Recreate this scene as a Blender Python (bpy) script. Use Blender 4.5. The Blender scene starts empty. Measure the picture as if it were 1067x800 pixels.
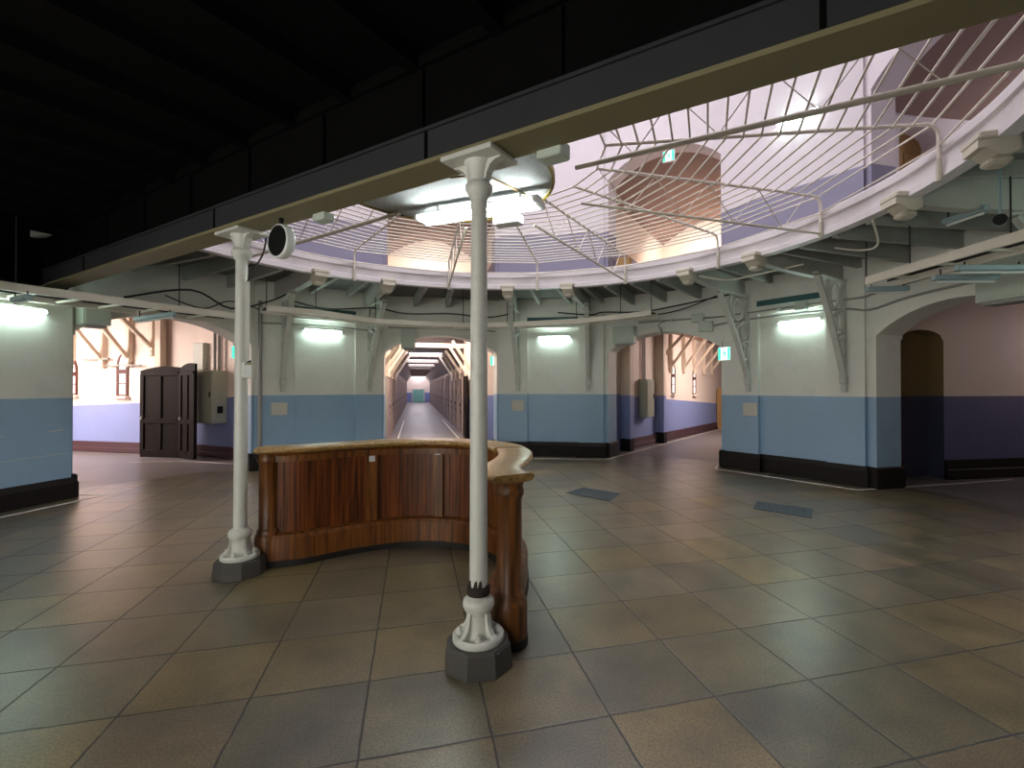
import bpy, math, random
from mathutils import Vector, Matrix
random.seed(7)
C = bpy.context.scene.collection
sc = bpy.context.scene
PI = math.pi
def rad(a): return math.radians(a)

# ------------------------------------------------------------------ frames
# the hall is a half octagon round the origin; an angle is measured from +Y towards +X
def fr(ang, s, t, z=0.0):
    a = rad(ang); return Vector((math.sin(a)*s+math.cos(a)*t, math.cos(a)*s-math.sin(a)*t, z))
def ax_s(ang): a = rad(ang); return Vector((math.sin(a), math.cos(a), 0))
def ax_t(ang): a = rad(ang); return Vector((math.cos(a), -math.sin(a), 0))
def pol(a, r, z=0.0): return fr(a, r, 0, z)
D = 6.45            # distance of the wall panels from the centre
ZU = Vector((0, 0, 1))

# ------------------------------------------------------------------ mesh builder
class MB:
    def __init__(s): s.v = []; s.f = []; s.m = []; s.sm = []
    def face(s, pts, mi=0, smooth=False):
        n = len(s.v); s.v += [Vector(p) for p in pts]; s.f.append(list(range(n, n+len(pts)))); s.m.append(mi); s.sm.append(smooth)
    def grid(s, rows, mi=0, smooth=True, closed=False):
        n = len(s.v); w = len(rows[0])
        for r in rows: s.v += [Vector(p) for p in r]
        for i in range(len(rows)-1):
            for j in range(w if closed else w-1):
                k = (j+1) % w
                s.f.append([n+i*w+j, n+i*w+k, n+(i+1)*w+k, n+(i+1)*w+j]); s.m.append(mi); s.sm.append(smooth)
    def box(s, c, hx, hy, hz, mi=0, X=Vector((1,0,0)), Y=Vector((0,1,0)), Z=ZU, bev=0.0):
        c = Vector(c)
        def P(x, y, z): return c+X*x+Y*y+Z*z
        if bev <= 0:
            n = len(s.v)
            for z in (-1, 1):
                for x, y in ((-1,-1),(1,-1),(1,1),(-1,1)): s.v.append(P(x*hx, y*hy, z*hz))
            for q in ((0,3,2,1),(4,5,6,7),(0,1,5,4),(1,2,6,5),(2,3,7,6),(3,0,4,7)):
                s.f.append([n+i for i in q]); s.m.append(mi); s.sm.append(False)
            return
        b = min(bev, hx*.9, hy*.9, hz*.9)
        def ring(z, i):
            a, d = hx-i, hy-i
            return [P(x, y, z) for x, y in ((-a+b,-d),(a-b,-d),(a,-d+b),(a,d-b),(a-b,d),(-a+b,d),(-a,d-b),(-a,-d+b))]
        rs = [ring(-hz, b), ring(-hz+b, 0), ring(hz-b, 0), ring(hz, b)]
        n = len(s.v)
        for r in rs: s.v += r
        for i in range(3):
            for j in range(8):
                k = (j+1) % 8; s.f.append([n+i*8+j, n+i*8+k, n+(i+1)*8+k, n+(i+1)*8+j]); s.m.append(mi); s.sm.append(False)
        s.f.append([n+7-j for j in range(8)]); s.m.append(mi); s.sm.append(False)
        s.f.append([n+24+j for j in range(8)]); s.m.append(mi); s.sm.append(False)
    def tube(s, path, r, n=8, mi=0, caps=True, smooth=True):
        path = [Vector(p) for p in path]; R = r if isinstance(r, (list, tuple)) else [r]*len(path)
        rows = []; up = None
        for i, p in enumerate(path):
            d = (path[min(i+1, len(path)-1)]-path[max(i-1, 0)]).normalized()
            if up is None:
                up = Vector((0,0,1)) if abs(d.z) < .9 else Vector((1,0,0))
            u = (up-d*up.dot(d)).normalized(); w = d.cross(u); up = u
            rows.append([p+(u*math.cos(2*PI*k/n)+w*math.sin(2*PI*k/n))*R[i] for k in range(n)])
        s.grid(rows, mi, smooth, True)
        if caps: s.face(rows[0][::-1], mi); s.face(rows[-1], mi)
    def lathe(s, prof, c=(0,0,0), n=24, mi=0, smooth=True, ph=0.0):
        c = Vector(c)
        rows = [[c+Vector((r*math.cos(2*PI*k/n+ph), r*math.sin(2*PI*k/n+ph), z)) for k in range(n)] for r, z in prof]
        s.grid(rows, mi, smooth, True)
        if prof[0][0] > 1e-4: s.face(rows[0][::-1], mi)
        if prof[-1][0] > 1e-4: s.face(rows[-1], mi)
    def prism(s, poly, vec, mi=0, smooth=False):
        poly = [Vector(p) for p in poly]; vec = Vector(vec); top = [p+vec for p in poly]
        s.face(poly[::-1], mi); s.face(top, mi)
        for i in range(len(poly)):
            k = (i+1) % len(poly); s.face([poly[i], poly[k], top[k], top[i]], mi, smooth)
    def strip(s, poly2, zs, mis, closed=False):
        "vertical wall faces over a plan polyline, one material per height band"
        for i in range(len(poly2)-1 if not closed else len(poly2)):
            a, b = poly2[i], poly2[(i+1) % len(poly2)]
            for j in range(len(zs)-1):
                s.face([(a[0],a[1],zs[j]),(b[0],b[1],zs[j]),(b[0],b[1],zs[j+1]),(a[0],a[1],zs[j+1])], mis[j])
    def build(s, name, mats, parent=None, kind=None, label=None, cat=None, group=None, smooth_angle=None, local=False):
        if not isinstance(mats, (list, tuple)): mats = [mats]
        if parent is not None:
            org = Vector((0,0,0)) if local else WL(parent)
        elif local: org = Vector((0,0,0))
        else:
            xs = [p.x for p in s.v]; ys = [p.y for p in s.v]; zs = [p.z for p in s.v]
            org = Vector(((min(xs)+max(xs))/2, (min(ys)+max(ys))/2, min(zs)))
        me = bpy.data.meshes.new(name)
        me.from_pydata([tuple(p-org) for p in s.v], [], s.f)
        for m in mats: me.materials.append(m)
        for p, mi, sm in zip(me.polygons, s.m, s.sm): p.material_index = mi; p.use_smooth = sm
        me.validate(); me.update()
        o = bpy.data.objects.new(name, me); C.objects.link(o)
        if parent is not None: o.parent = parent
        else: o.location = org
        tag(o, label, cat, group, kind)
        return o
def WL(o):
    v = Vector(o.location); p = o.parent
    while p is not None: v = v+Vector(p.location); p = p.parent
    return v
def tag(o, label=None, cat=None, group=None, kind=None):
    if label: o['label'] = label
    if cat: o['category'] = cat
    if group: o['group'] = group
    if kind: o['kind'] = kind
    return o
def empty(name, loc, label, cat, group=None, rz=0.0):
    o = bpy.data.objects.new(name, None); C.objects.link(o); o.location = loc; o.rotation_euler = (0,0,rz); o.empty_display_size = .1
    return tag(o, label, cat, group)
def dup(root, loc, rz, label, group=None):
    r = root.copy(); C.objects.link(r); r.location = loc; r.rotation_euler = (0,0,rz); r['label'] = label
    if group: r['group'] = group
    for ch in list(root.children):
        c = ch.copy(); C.objects.link(c); c.parent = r
        for g in list(ch.children):
            d = g.copy(); C.objects.link(d); d.parent = c
    return r
def catmull(pts, k=8):
    pts = [Vector(p) for p in pts]; out = []
    for i in range(len(pts)-1):
        p0 = pts[max(i-1,0)]; p1 = pts[i]; p2 = pts[i+1]; p3 = pts[min(i+2,len(pts)-1)]
        for j in range(k):
            t = j/k
            out.append(.5*((2*p1)+(p2-p0)*t+(2*p0-5*p1+4*p2-p3)*t*t+(3*p1-p0-3*p2+p3)*t**3))
    out.append(pts[-1]); return out
def ordinal(i): return ['first','second','third','fourth','fifth','sixth','seventh','eighth','ninth','tenth','eleventh','twelfth','thirteenth','fourteenth','fifteenth','sixteenth','seventeenth','eighteenth','nineteenth','twentieth'][i]

# ------------------------------------------------------------------ materials
def srgb(r, g, b):
    def f(c): c /= 255.; return c/12.92 if c <= .04045 else ((c+.055)/1.055)**2.4
    return (f(r), f(g), f(b), 1)
def mat(name, col, rough=.6, metal=0., var=.12, scale=4., bump=0., bscale=40., spec=.5, dirt=None, dirt_amt=.35, dirt_scale=1.3, coat=0.):
    m = bpy.data.materials.new(name); m.use_nodes = True; nt = m.node_tree; N = nt.nodes; Lk = nt.links
    b = N['Principled BSDF']; b.inputs['Roughness'].default_value = rough; b.inputs['Metallic'].default_value = metal
    b.inputs['Specular IOR Level'].default_value = spec
    if coat: b.inputs['Coat Weight'].default_value = coat; b.inputs['Coat Roughness'].default_value = .25
    geo = N.new('ShaderNodeNewGeometry')
    no = N.new('ShaderNodeTexNoise'); no.inputs['Scale'].default_value = scale; no.inputs['Detail'].default_value = 6
    Lk.new(geo.outputs['Position'], no.inputs['Vector'])
    mx = N.new('ShaderNodeMix'); mx.data_type = 'RGBA'
    c = col
    mx.inputs['A'].default_value = (c[0]*(1-var), c[1]*(1-var), c[2]*(1-var), 1)
    mx.inputs['B'].default_value = (min(1,c[0]*(1+var)), min(1,c[1]*(1+var)), min(1,c[2]*(1+var)), 1)
    Lk.new(no.outputs['Fac'], mx.inputs['Factor']); out = mx.outputs['Result']
    if dirt:
        n2 = N.new('ShaderNodeTexNoise'); n2.inputs['Scale'].default_value = dirt_scale; n2.inputs['Detail'].default_value = 8; n2.inputs['Roughness'].default_value = .7
        Lk.new(geo.outputs['Position'], n2.inputs['Vector'])
        rp = N.new('ShaderNodeValToRGB'); rp.color_ramp.elements[0].position = .52; rp.color_ramp.elements[1].position = .72
        rp.color_ramp.elements[1].color = (dirt_amt,)*3+(1,)
        rp.color_ramp.elements[0].color = (0,0,0,1)
        Lk.new(n2.outputs['Fac'], rp.inputs['Fac'])
        m2 = N.new('ShaderNodeMix'); m2.data_type = 'RGBA'; Lk.new(rp.outputs['Color'], m2.inputs['Factor']); Lk.new(out, m2.inputs['A']); m2.inputs['B'].default_value = dirt
        out = m2.outputs['Result']
    Lk.new(out, b.inputs['Base Color'])
    if bump:
        n3 = N.new('ShaderNodeTexNoise'); n3.inputs['Scale'].default_value = bscale; n3.inputs['Detail'].default_value = 5
        Lk.new(geo.outputs['Position'], n3.inputs['Vector'])
        bp = N.new('ShaderNodeBump'); bp.inputs['Strength'].default_value = bump; bp.inputs['Distance'].default_value = .01
        Lk.new(n3.outputs['Fac'], bp.inputs['Height']); Lk.new(bp.outputs['Normal'], b.inputs['Normal'])
    return m
def emis(name, col, strength):
    m = bpy.data.materials.new(name); m.use_nodes = True; N = m.node_tree.nodes; Lk = m.node_tree.links
    N.remove(N['Principled BSDF']); e = N.new('ShaderNodeEmission'); e.inputs['Color'].default_value = col; e.inputs['Strength'].default_value = strength
    Lk.new(e.outputs['Emission'], N['Material Output'].inputs['Surface']); return m
def brickwall(name, col, rough=.55, dirt=None):
    "painted brickwork: the courses only show as faint relief"
    m = mat(name, col, rough, var=.06, scale=2.2, dirt=dirt, dirt_amt=.25, dirt_scale=.9)
    nt = m.node_tree; N = nt.nodes; Lk = nt.links; b = N['Principled BSDF']
    geo = N.new('ShaderNodeNewGeometry'); sp = N.new('ShaderNodeSeparateXYZ'); Lk.new(geo.outputs['Position'], sp.inputs[0])
    ad = N.new('ShaderNodeMath'); ad.operation = 'ADD'; Lk.new(sp.outputs['X'], ad.inputs[0]); Lk.new(sp.outputs['Y'], ad.inputs[1])
    cb = N.new('ShaderNodeCombineXYZ'); Lk.new(ad.outputs[0], cb.inputs['X']); Lk.new(sp.outputs['Z'], cb.inputs['Y'])
    br = N.new('ShaderNodeTexBrick'); br.inputs['Scale'].default_value = 1; br.inputs['Brick Width'].default_value = .3; br.inputs['Row Height'].default_value = .085
    br.inputs['Mortar Size'].default_value = .006; br.inputs['Mortar Smooth'].default_value = .6
    Lk.new(cb.outputs[0], br.inputs['Vector'])
    n3 = N.new('ShaderNodeTexNoise'); n3.inputs['Scale'].default_value = 14; Lk.new(geo.outputs['Position'], n3.inputs['Vector'])
    su = N.new('ShaderNodeMath'); su.operation = 'MULTIPLY_ADD'; su.inputs[1].default_value = -.6; Lk.new(br.outputs['Fac'], su.inputs[0]); Lk.new(n3.outputs['Fac'], su.inputs[2])
    bp = N.new('ShaderNodeBump'); bp.inputs['Strength'].default_value = .22; bp.inputs['Distance'].default_value = .01
    Lk.new(su.outputs[0], bp.inputs['Height']); Lk.new(bp.outputs['Normal'], b.inputs['Normal'])
    return m
def woodmat(name, dark, light, rough=.35, zscale=.6, coat=.2, spec=.5):
    m = bpy.data.materials.new(name); m.use_nodes = True; nt = m.node_tree; N = nt.nodes; Lk = nt.links
    b = N['Principled BSDF']; b.inputs['Roughness'].default_value = rough; b.inputs['Coat Weight'].default_value = coat; b.inputs['Coat Roughness'].default_value = .3
    b.inputs['Specular IOR Level'].default_value = spec
    geo = N.new('ShaderNodeNewGeometry'); mp = N.new('ShaderNodeMapping'); mp.inputs['Scale'].default_value = (14, 14, zscale)
    Lk.new(geo.outputs['Position'], mp.inputs['Vector'])
    no = N.new('ShaderNodeTexNoise'); no.inputs['Scale'].default_value = 2.2; no.inputs['Detail'].default_value = 7; no.inputs['Distortion'].default_value = .6
    Lk.new(mp.outputs[0], no.inputs['Vector'])
    rp = N.new('ShaderNodeValToRGB'); rp.color_ramp.elements[0].position = .3; rp.color_ramp.elements[1].position = .72
    rp.color_ramp.elements[0].color = dark; rp.color_ramp.elements[1].color = light
    Lk.new(no.outputs['Fac'], rp.inputs['Fac']); Lk.new(rp.outputs['Color'], b.inputs['Base Color'])
    bp = N.new('ShaderNodeBump'); bp.inputs['Strength'].default_value = .08; Lk.new(no.outputs['Fac'], bp.inputs['Height']); Lk.new(bp.outputs['Normal'], b.inputs['Normal'])
    return m
def tilemat():
    m = bpy.data.materials.new('stone_floor_tiles'); m.use_nodes = True; nt = m.node_tree; N = nt.nodes; Lk = nt.links
    b = N['Principled BSDF']
    def math_(op, a, bb=None, c=None):
        n = N.new('ShaderNodeMath'); n.operation = op
        for i, x in enumerate((a, bb, c)):
            if x is None: continue
            if isinstance(x, (int, float)): n.inputs[i].default_value = x
            else: Lk.new(x, n.inputs[i])
        return n.outputs[0]
    S = .583; X0 = .318; Y0 = -1.545
    geo = N.new('ShaderNodeNewGeometry'); sp = N.new('ShaderNodeSeparateXYZ')
    wob = N.new('ShaderNodeTexNoise'); wob.inputs['Scale'].default_value = 9; Lk.new(geo.outputs['Position'], wob.inputs['Vector'])
    wv = N.new('ShaderNodeVectorMath'); wv.operation = 'MULTIPLY_ADD'; Lk.new(wob.outputs['Color'], wv.inputs[0]); wv.inputs[1].default_value = (.012,.012,0); 
    Lk.new(geo.outputs['Position'], wv.inputs[2]); Lk.new(wv.outputs[0], sp.inputs[0])
    u = math_('MULTIPLY_ADD', sp.outputs['X'], 1/S, -X0/S); v = math_('MULTIPLY_ADD', sp.outputs['Y'], 1/S, -Y0/S)
    iu = math_('FLOOR', u); iv = math_('FLOOR', v); fu = math_('FRACT', u); fv = math_('FRACT', v)
    du = math_('MINIMUM', fu, math_('SUBTRACT', 1., fu)); dv = math_('MINIMUM', fv, math_('SUBTRACT', 1., fv))
    dd = math_('MINIMUM', du, dv)
    cb = N.new('ShaderNodeCombineXYZ'); Lk.new(iu, cb.inputs[0]); Lk.new(iv, cb.inputs[1])
    wn = N.new('ShaderNodeTexWhiteNoise'); wn.noise_dimensions = '2D'; Lk.new(cb.outputs[0], wn.inputs['Vector'])
    rp = N.new('ShaderNodeValToRGB'); E = rp.color_ramp.elements
    E[0].position = 0; E[0].color = (0.125,0.111,0.076,1); E[1].position = 1; E[1].color = (0.168,0.148,0.102,1)
    for p, c in ((.18,(0.139,0.124,0.084,1)),(.34,(0.180,0.145,0.078,1)),(.5,(0.118,0.108,0.080,1)),(.66,(0.206,0.157,0.071,1)),(.8,(0.156,0.126,0.086,1)),(.9,(0.190,0.148,0.095,1))):
        e = E.new(p); e.color = c
    Lk.new(wn.outputs['Value'], rp.inputs['Fac'])
    n1 = N.new('ShaderNodeTexNoise'); n1.inputs['Scale'].default_value = 2.6; n1.inputs['Detail'].default_value = 8; n1.inputs['Roughness'].default_value = .62; Lk.new(geo.outputs['Position'], n1.inputs['Vector'])
    r1 = N.new('ShaderNodeValToRGB'); r1.color_ramp.elements[0].position = .3; r1.color_ramp.elements[0].color = (.55,.58,.62,1); r1.color_ramp.elements[1].position = .72; r1.color_ramp.elements[1].color = (1.3,1.24,1.12,1)
    Lk.new(n1.outputs['Fac'], r1.inputs['Fac'])
    mu = N.new('ShaderNodeMix'); mu.data_type = 'RGBA'; mu.blend_type = 'MULTIPLY'; mu.inputs['Factor'].default_value = 1
    Lk.new(rp.outputs['Color'], mu.inputs['A']); Lk.new(r1.outputs['Color'], mu.inputs['B'])
    n2 = N.new('ShaderNodeTexNoise'); n2.inputs['Scale'].default_value = 85; n2.inputs['Detail'].default_value = 3; Lk.new(geo.outputs['Position'], n2.inputs['Vector'])
    r2 = N.new('ShaderNodeValToRGB'); r2.color_ramp.elements[0].position = .34; r2.color_ramp.elements[0].color = (.42,.42,.42,1); r2.color_ramp.elements[1].position = .62; r2.color_ramp.elements[1].color = (1.2,1.2,1.18,1)
    Lk.new(n2.outputs['Fac'], r2.inputs['Fac'])
    m3 = N.new('ShaderNodeMix'); m3.data_type = 'RGBA'; m3.blend_type = 'MULTIPLY'; m3.inputs['Factor'].default_value = .75
    Lk.new(mu.outputs['Result'], m3.inputs['A']); Lk.new(r2.outputs['Color'], m3.inputs['B'])
    # joints
    nj = N.new('ShaderNodeTexNoise'); nj.inputs['Scale'].default_value = 5; nj.inputs['Detail'].default_value = 4; Lk.new(geo.outputs['Position'], nj.inputs['Vector'])
    jw = math_('MULTIPLY_ADD', nj.outputs['Fac'], .016, .008)
    jf = math_('SUBTRACT', 1., math_('SMOOTHSTEP' if False else 'MULTIPLY', 1., 1.)) if False else None
    mr = N.new('ShaderNodeMapRange'); mr.interpolation_type = 'SMOOTHSTEP'; Lk.new(dd, mr.inputs['Value']); mr.inputs['From Min'].default_value = .002
    Lk.new(jw, mr.inputs['From Max']); mr.inputs['To Min'].default_value = 1; mr.inputs['To Max'].default_value = 0
    # the joints are filled and worn level in places far out
    fad = math_('MULTIPLY', mr.outputs[0], math_('MINIMUM', math_('MULTIPLY_ADD', nj.outputs['Fac'], 1.6, .3), 1.))
    m4 = N.new('ShaderNodeMix'); m4.data_type = 'RGBA'; Lk.new(fad, m4.inputs['Factor']); Lk.new(m3.outputs['Result'], m4.inputs['A']); m4.inputs['B'].default_value = (.012,.011,.010,1)
    Lk.new(m4.outputs['Result'], b.inputs['Base Color'])
    ro = N.new('ShaderNodeMapRange'); Lk.new(n1.outputs['Fac'], ro.inputs['Value']); ro.inputs['From Min'].default_value = .0; ro.inputs['From Max'].default_value = 1.; ro.inputs['To Min'].default_value = .27; ro.inputs['To Max'].default_value = .40
    ro2 = math_('MULTIPLY_ADD', fad, .4, ro.outputs[0]); Lk.new(ro2, b.inputs['Roughness'])
    b.inputs['Specular IOR Level'].default_value = .8; b.inputs['Coat Weight'].default_value = .3; b.inputs['Coat Roughness'].default_value = .3
    hh = math_('MULTIPLY_ADD', fad, -1., math_('MULTIPLY_ADD', n2.outputs['Fac'], .04, math_('MULTIPLY', n1.outputs['Fac'], .6)))
    hh2 = math_('MULTIPLY_ADD', wn.outputs['Value'], .25, hh)
    bp = N.new('ShaderNodeBump'); bp.inputs['Strength'].default_value = .35; bp.inputs['Distance'].default_value = .006; Lk.new(hh2, bp.inputs['Height']); Lk.new(bp.outputs['Normal'], b.inputs['Normal'])
    return m

M = {}
M['tile'] = tilemat()
M['concrete'] = mat('smooth_concrete_floor', (.17,.155,.15,1), .38, var=.22, scale=1.5, bump=.15, bscale=25)
M['white'] = brickwall('white_painted_brick', srgb(226,226,218), dirt=srgb(150,148,135))
M['blue'] = brickwall('blue_painted_brick', srgb(146,176,202), .42, dirt=srgb(112,142,172))
M['cream'] = brickwall('cream_painted_brick', srgb(226,212,200))
M['wingblue'] = brickwall('violet_blue_painted_brick', srgb(128,142,188), .45)
M['upwhite'] = mat('upper_lavender_plaster', srgb(220,212,216), .75, var=.04)
M['updado'] = mat('upper_mauve_dado', srgb(142,138,160), .7, var=.05)
M['base'] = mat('dark_brown_plinth_paint', srgb(20,13,12), .55, var=.3, spec=.25, scale=6, bump=.3, bscale=18)
M['redbase'] = mat('red_brown_plinth_paint', srgb(68,44,50), .55, var=.2)
M['deck'] = mat('dark_deck_boards', srgb(104,104,100), .8, var=.25)
M['beam'] = mat('grey_white_beam_paint', srgb(182,182,174), .6, var=.12, dirt=srgb(90,85,75))
M['joist'] = mat('grey_joist_paint', srgb(156,156,150), .7, var=.15)
M['near'] = mat('shade_black_timber', srgb(12,11,11), 1., var=.3, spec=.05)  # unlit shade of the near ceiling and girder web put into the colour
M['girderside'] = mat('shaded_girder_side', srgb(44,46,48), .6, var=.2, spec=.3)  # girder side coloured dark to stand for its lack of light
M['soffit'] = mat('floor_lit_girder_soffit', srgb(124,116,86), .6, var=.12, dirt=srgb(110,95,60))  # yellow light bounced off the floor, painted into the girder underside
M['iron'] = mat('white_iron_paint', srgb(196,198,190), .4, var=.08, scale=9, dirt=srgb(120,105,85), dirt_amt=.3, dirt_scale=6)
M['colpaint'] = mat('white_column_paint', srgb(205,205,198), .38, var=.06, scale=9, dirt=srgb(140,130,110), dirt_amt=.3, dirt_scale=9)
M['rust'] = mat('flaking_black_rust', srgb(38,26,22), .8, var=.5, scale=40)
M['stone'] = mat('grey_granite', srgb(70,67,64), .7, var=.25, scale=60, bump=.3, bscale=80)
M['fascia'] = mat('lavender_white_edge_paint', srgb(226,220,224), .5, var=.05, dirt=srgb(160,150,150), dirt_amt=.3)
M['cage'] = mat('cream_wire_paint', srgb(236,228,216), .5, var=.06)
M['pipe'] = mat('beige_tube_paint', srgb(222,216,198), .45, var=.1)
M['block'] = mat('cream_block_paint', srgb(206,200,184), .6, var=.1, dirt=srgb(140,120,90))
M['wood'] = woodmat('reddish_counter_wood', srgb(44,20,7), srgb(128,66,22), .45, coat=.08, spec=.35)
M['wood2'] = woodmat('brown_frame_wood', srgb(58,30,10), srgb(134,82,34), .4, coat=.1, spec=.4)
M['woodtop'] = woodmat('worn_honey_wood', srgb(104,74,36), srgb(178,142,82), .3, zscale=14, coat=.4)
M['kick'] = mat('black_skirting', srgb(20,16,14), .6, var=.3)
M['cellframe'] = mat('cell_frame_paint', srgb(150,134,128), .5, var=.1)
M['oldwood'] = woodmat('dark_door_wood', srgb(14,10,7), srgb(30,22,15), .6, coat=0, spec=.12)
M['celldoor'] = woodmat('cell_door_wood', srgb(44,33,31), srgb(90,68,63), .5)
M['plank'] = woodmat('brown_plank_ceiling', srgb(120,88,72), srgb(168,130,108), .6)
M['disc'] = mat('speckled_grey_board', srgb(160,162,162), .8, var=.45, scale=70)
M['yellow'] = woodmat('yellow_brown_rim', srgb(96,78,26), srgb(176,150,62), .5)
M['black'] = mat('black_plastic', (.006,.006,.006,1), .6, var=.1, spec=.2)
M['cable'] = mat('black_cable', (.012,.012,.013,1), .5, var=.1)
M['palebox'] = mat('pale_green_sheet_metal', srgb(186,196,184), .45, var=.06)
M['greybox'] = mat('grey_green_cabinet_paint', srgb(160,166,148), .45, var=.05)
M['tray'] = mat('cream_tray_paint', srgb(230,224,210), .5, var=.08)
M['galv'] = mat('pale_blue_steel', srgb(150,172,176), .4, var=.08)
M['pipegrey'] = mat('grey_conduit', srgb(150,150,144), .5, var=.08)
M['teal'] = mat('dark_teal_paint', srgb(40,84,84), .5, var=.1)
M['paper'] = mat('cream_board', srgb(205,200,188), .7, var=.05)
M['paper2'] = mat('white_paper', srgb(205,205,205), .7, var=.03)
M['line'] = mat('white_floor_paint', srgb(232,228,220), .6, var=.12, scale=12)
M['grate'] = mat('grey_steel_plate', srgb(66,76,82), .45, metal=.3, var=.1)
M['redframe'] = mat('red_brown_window_paint', srgb(84,42,34), .5, var=.15)
M['postcream'] = mat('cream_timber_paint', srgb(212,198,180), .55, var=.08)
M['greendoor'] = mat('pale_green_door_paint', srgb(158,172,84), .5, var=.05)
M['tealdoor'] = mat('teal_door_paint', srgb(120,180,165), .5, var=.05)
M['tan'] = mat('tan_timber', srgb(165,130,80), .6, var=.12)
M['dimwing'] = brickwall('shaded_passage_blue', srgb(84,88,126))  # darker copy of the wing blue, low light painted in
M['dimblue'] = brickwall('shaded_niche_blue', srgb(58,62,84))  # the blue dado as it looks in the shade of the niche
M['dimcream'] = brickwall('unlit_niche_cream', srgb(128,108,72))  # cream wall without light, its shade painted in as olive
M['upbrown'] = mat('upper_vault_boards', srgb(132,108,98), .75, var=.1, scale=3)
M['green'] = emis('exit_green', (.05,.72,.47,1), 1.1)
M['exitwhite'] = emis('exit_white', (.82,1,.92,1), 1.25)
M['tubewall'] = emis('lit_tube', (.74,1,.90,1), 48)
M['tubeup'] = emis('lit_tube_upstairs', (.8,1,.97,1), 22)
M['tubehall'] = emis('lit_tube_hall', (.90,1,.96,1), 52)
M['skypane'] = emis('sky_lit_pane', (.95,.88,1,1), 5.0)
M['skypane2'] = emis('corridor_entry_pane', (1,.88,.80,1), 3.0)
M['windowpane'] = emis('daylight_pane', (1,.86,.78,1), 2.6)
M['fillpane'] = emis('added_fill_pane', (1,.98,.90,1), 6.2)  # glow of the added windows behind the camera
M['whitebody'] = mat('white_lamp_body', srgb(225,228,225), .4, var=.03)

# ------------------------------------------------------------------ setting: floor
mb = MB()
pts = [fr(45, -1.62-5.2, -7.5), fr(45, -1.62-5.2, 7.5)]
ring_pts = []
for k in (112.5, 67.5, 22.5, -22.5, -67.5):
    ring_pts += [fr(k, 7.2, 1.33), fr(k, 7.2, -1.33)]
poly = [fr(45,-6.82,-8.2), fr(45,-6.82,8.2)] + [fr(112.5,6.9,3.2)] + [p for p in ring_pts] + [fr(-67.5,6.9,-3.2)]
mb.face([(p.x,p.y,0) for p in poly][::-1]); mb.build('floor', M['tile'], kind='structure')
def wing_floor(name, ang, s0, s1, t0, t1):
    m = MB(); c = fr(ang,(s0+s1)/2,(t0+t1)/2,-.052); m.box(c,(t1-t0)/2,(s1-s0)/2,.05,X=ax_t(ang),Y=ax_s(ang)); return m.build(name, M['concrete'], kind='structure')
wing_floor('floor_corridor', 0, 6.9, 54, -3, 3)
wing_floor('floor_passage_right', 45, 6.9, 24, -4, 4)
wing_floor('floor_passage_left', -45, 6.9, 20, -5, 6)
wing_floor('floor_passage_dark', 90, 6.9, 16, -4, 4)

# ------------------------------------------------------------------ setting: the walls of the hall
ZD = 1.46
def panel_wall(name, ang, z0, z1, mats, u0=-1.24, u1=1.24, recess=True, dado=ZD, rec_top=3.02):
    m = MB()
    def pt(u, n): v = fr(ang, D+n, u); return (v.x, v.y)
    if recess:
        pr = [pt(u0,.55), pt(u0,0), pt(-.55,0), pt(-.55,.085), pt(.66,.085), pt(.66,0), pt(u1,0), pt(u1,.55)]
        m.strip(pr, [z0,dado,rec_top], [0,1])
        m.strip([pt(u0,.55), pt(u0,0), pt(u1,0), pt(u1,.55)], [rec_top,z1], [1])
        a,b,c,d = pt(-.55,.085),pt(.66,.085),pt(.66,0),pt(-.55,0)
        m.face([(*a,rec_top),(*b,rec_top),(*c,rec_top),(*d,rec_top)],1)
    else:
        pr = [pt(u0,.55), pt(u0,0), pt(u1,0), pt(u1,.55)]
        m.strip(pr, [z0,dado,z1], [0,1])
    # back and top so that the wall has its thickness
    m.strip([pt(u1,.55), pt(u0,.55)], [z0,z1], [1])
    return m.build(name, mats, kind='structure')
def skirting(name, ang, u0=-1.24, u1=1.24, recess=True, h=.34):
    m = MB()
    def pt(u, n): return fr(ang, D+n, u)
    us = [(u0-.055,.5),(u0-.055,-.055),(-.495,-.055),(-.495,.03),(.605,.03),(.605,-.055),(u1+.055,-.055),(u1+.055,.5)] if recess else [(u0,.3),(u0,-.06),(u1+.06,-.06),(u1+.06,.3)]
    pr = [pt(*q) for q in us]; inn = []
    for (u,n),p in zip(us,pr):
        inn.append(pt(u*.965 if abs(u)>1 else u, n+.03))
    m.strip([(p.x,p.y) for p in pr],[0.002,h-.08],[0])
    for i in range(len(pr)-1):
        a,b,c,d = pr[i],pr[i+1],inn[i+1],inn[i]
        m.face([(a.x,a.y,h-.08),(b.x,b.y,h-.08),(c.x,c.y,h),(d.x,d.y,h)])
    e = [pt(u*.9 if abs(u)>1 else u, .25) for u,n in us]
    m.face([(p.x,p.y,h) for p in inn][::1]); 
    return m.build(name, M['base'], kind='structure')
PW = [M['blue'], M['white']]
panel_wall('wall_back_left', -22.5, 0, 3.72, PW); panel_wall('wall_back_right', 22.5, 0, 3.72, PW); panel_wall('wall_right', 67.5, 0, 3.72, PW)
panel_wall('wall_far_right', 112.5, 0, 3.72, PW, u1=5.2, recess=False); panel_wall('wall_left', -67.5, 0, 3.72, PW, u0=-6, recess=False)
skirting('baseboard_back_left', -22.5); skirting('baseboard_back_right', 22.5); skirting('baseboard_right', 67.5)
skirting('baseboard_left', -67.5, u0=-6, recess=False, h=.3); skirting('baseboard_far_right', 112.5, u1=5.2, recess=False)

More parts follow.
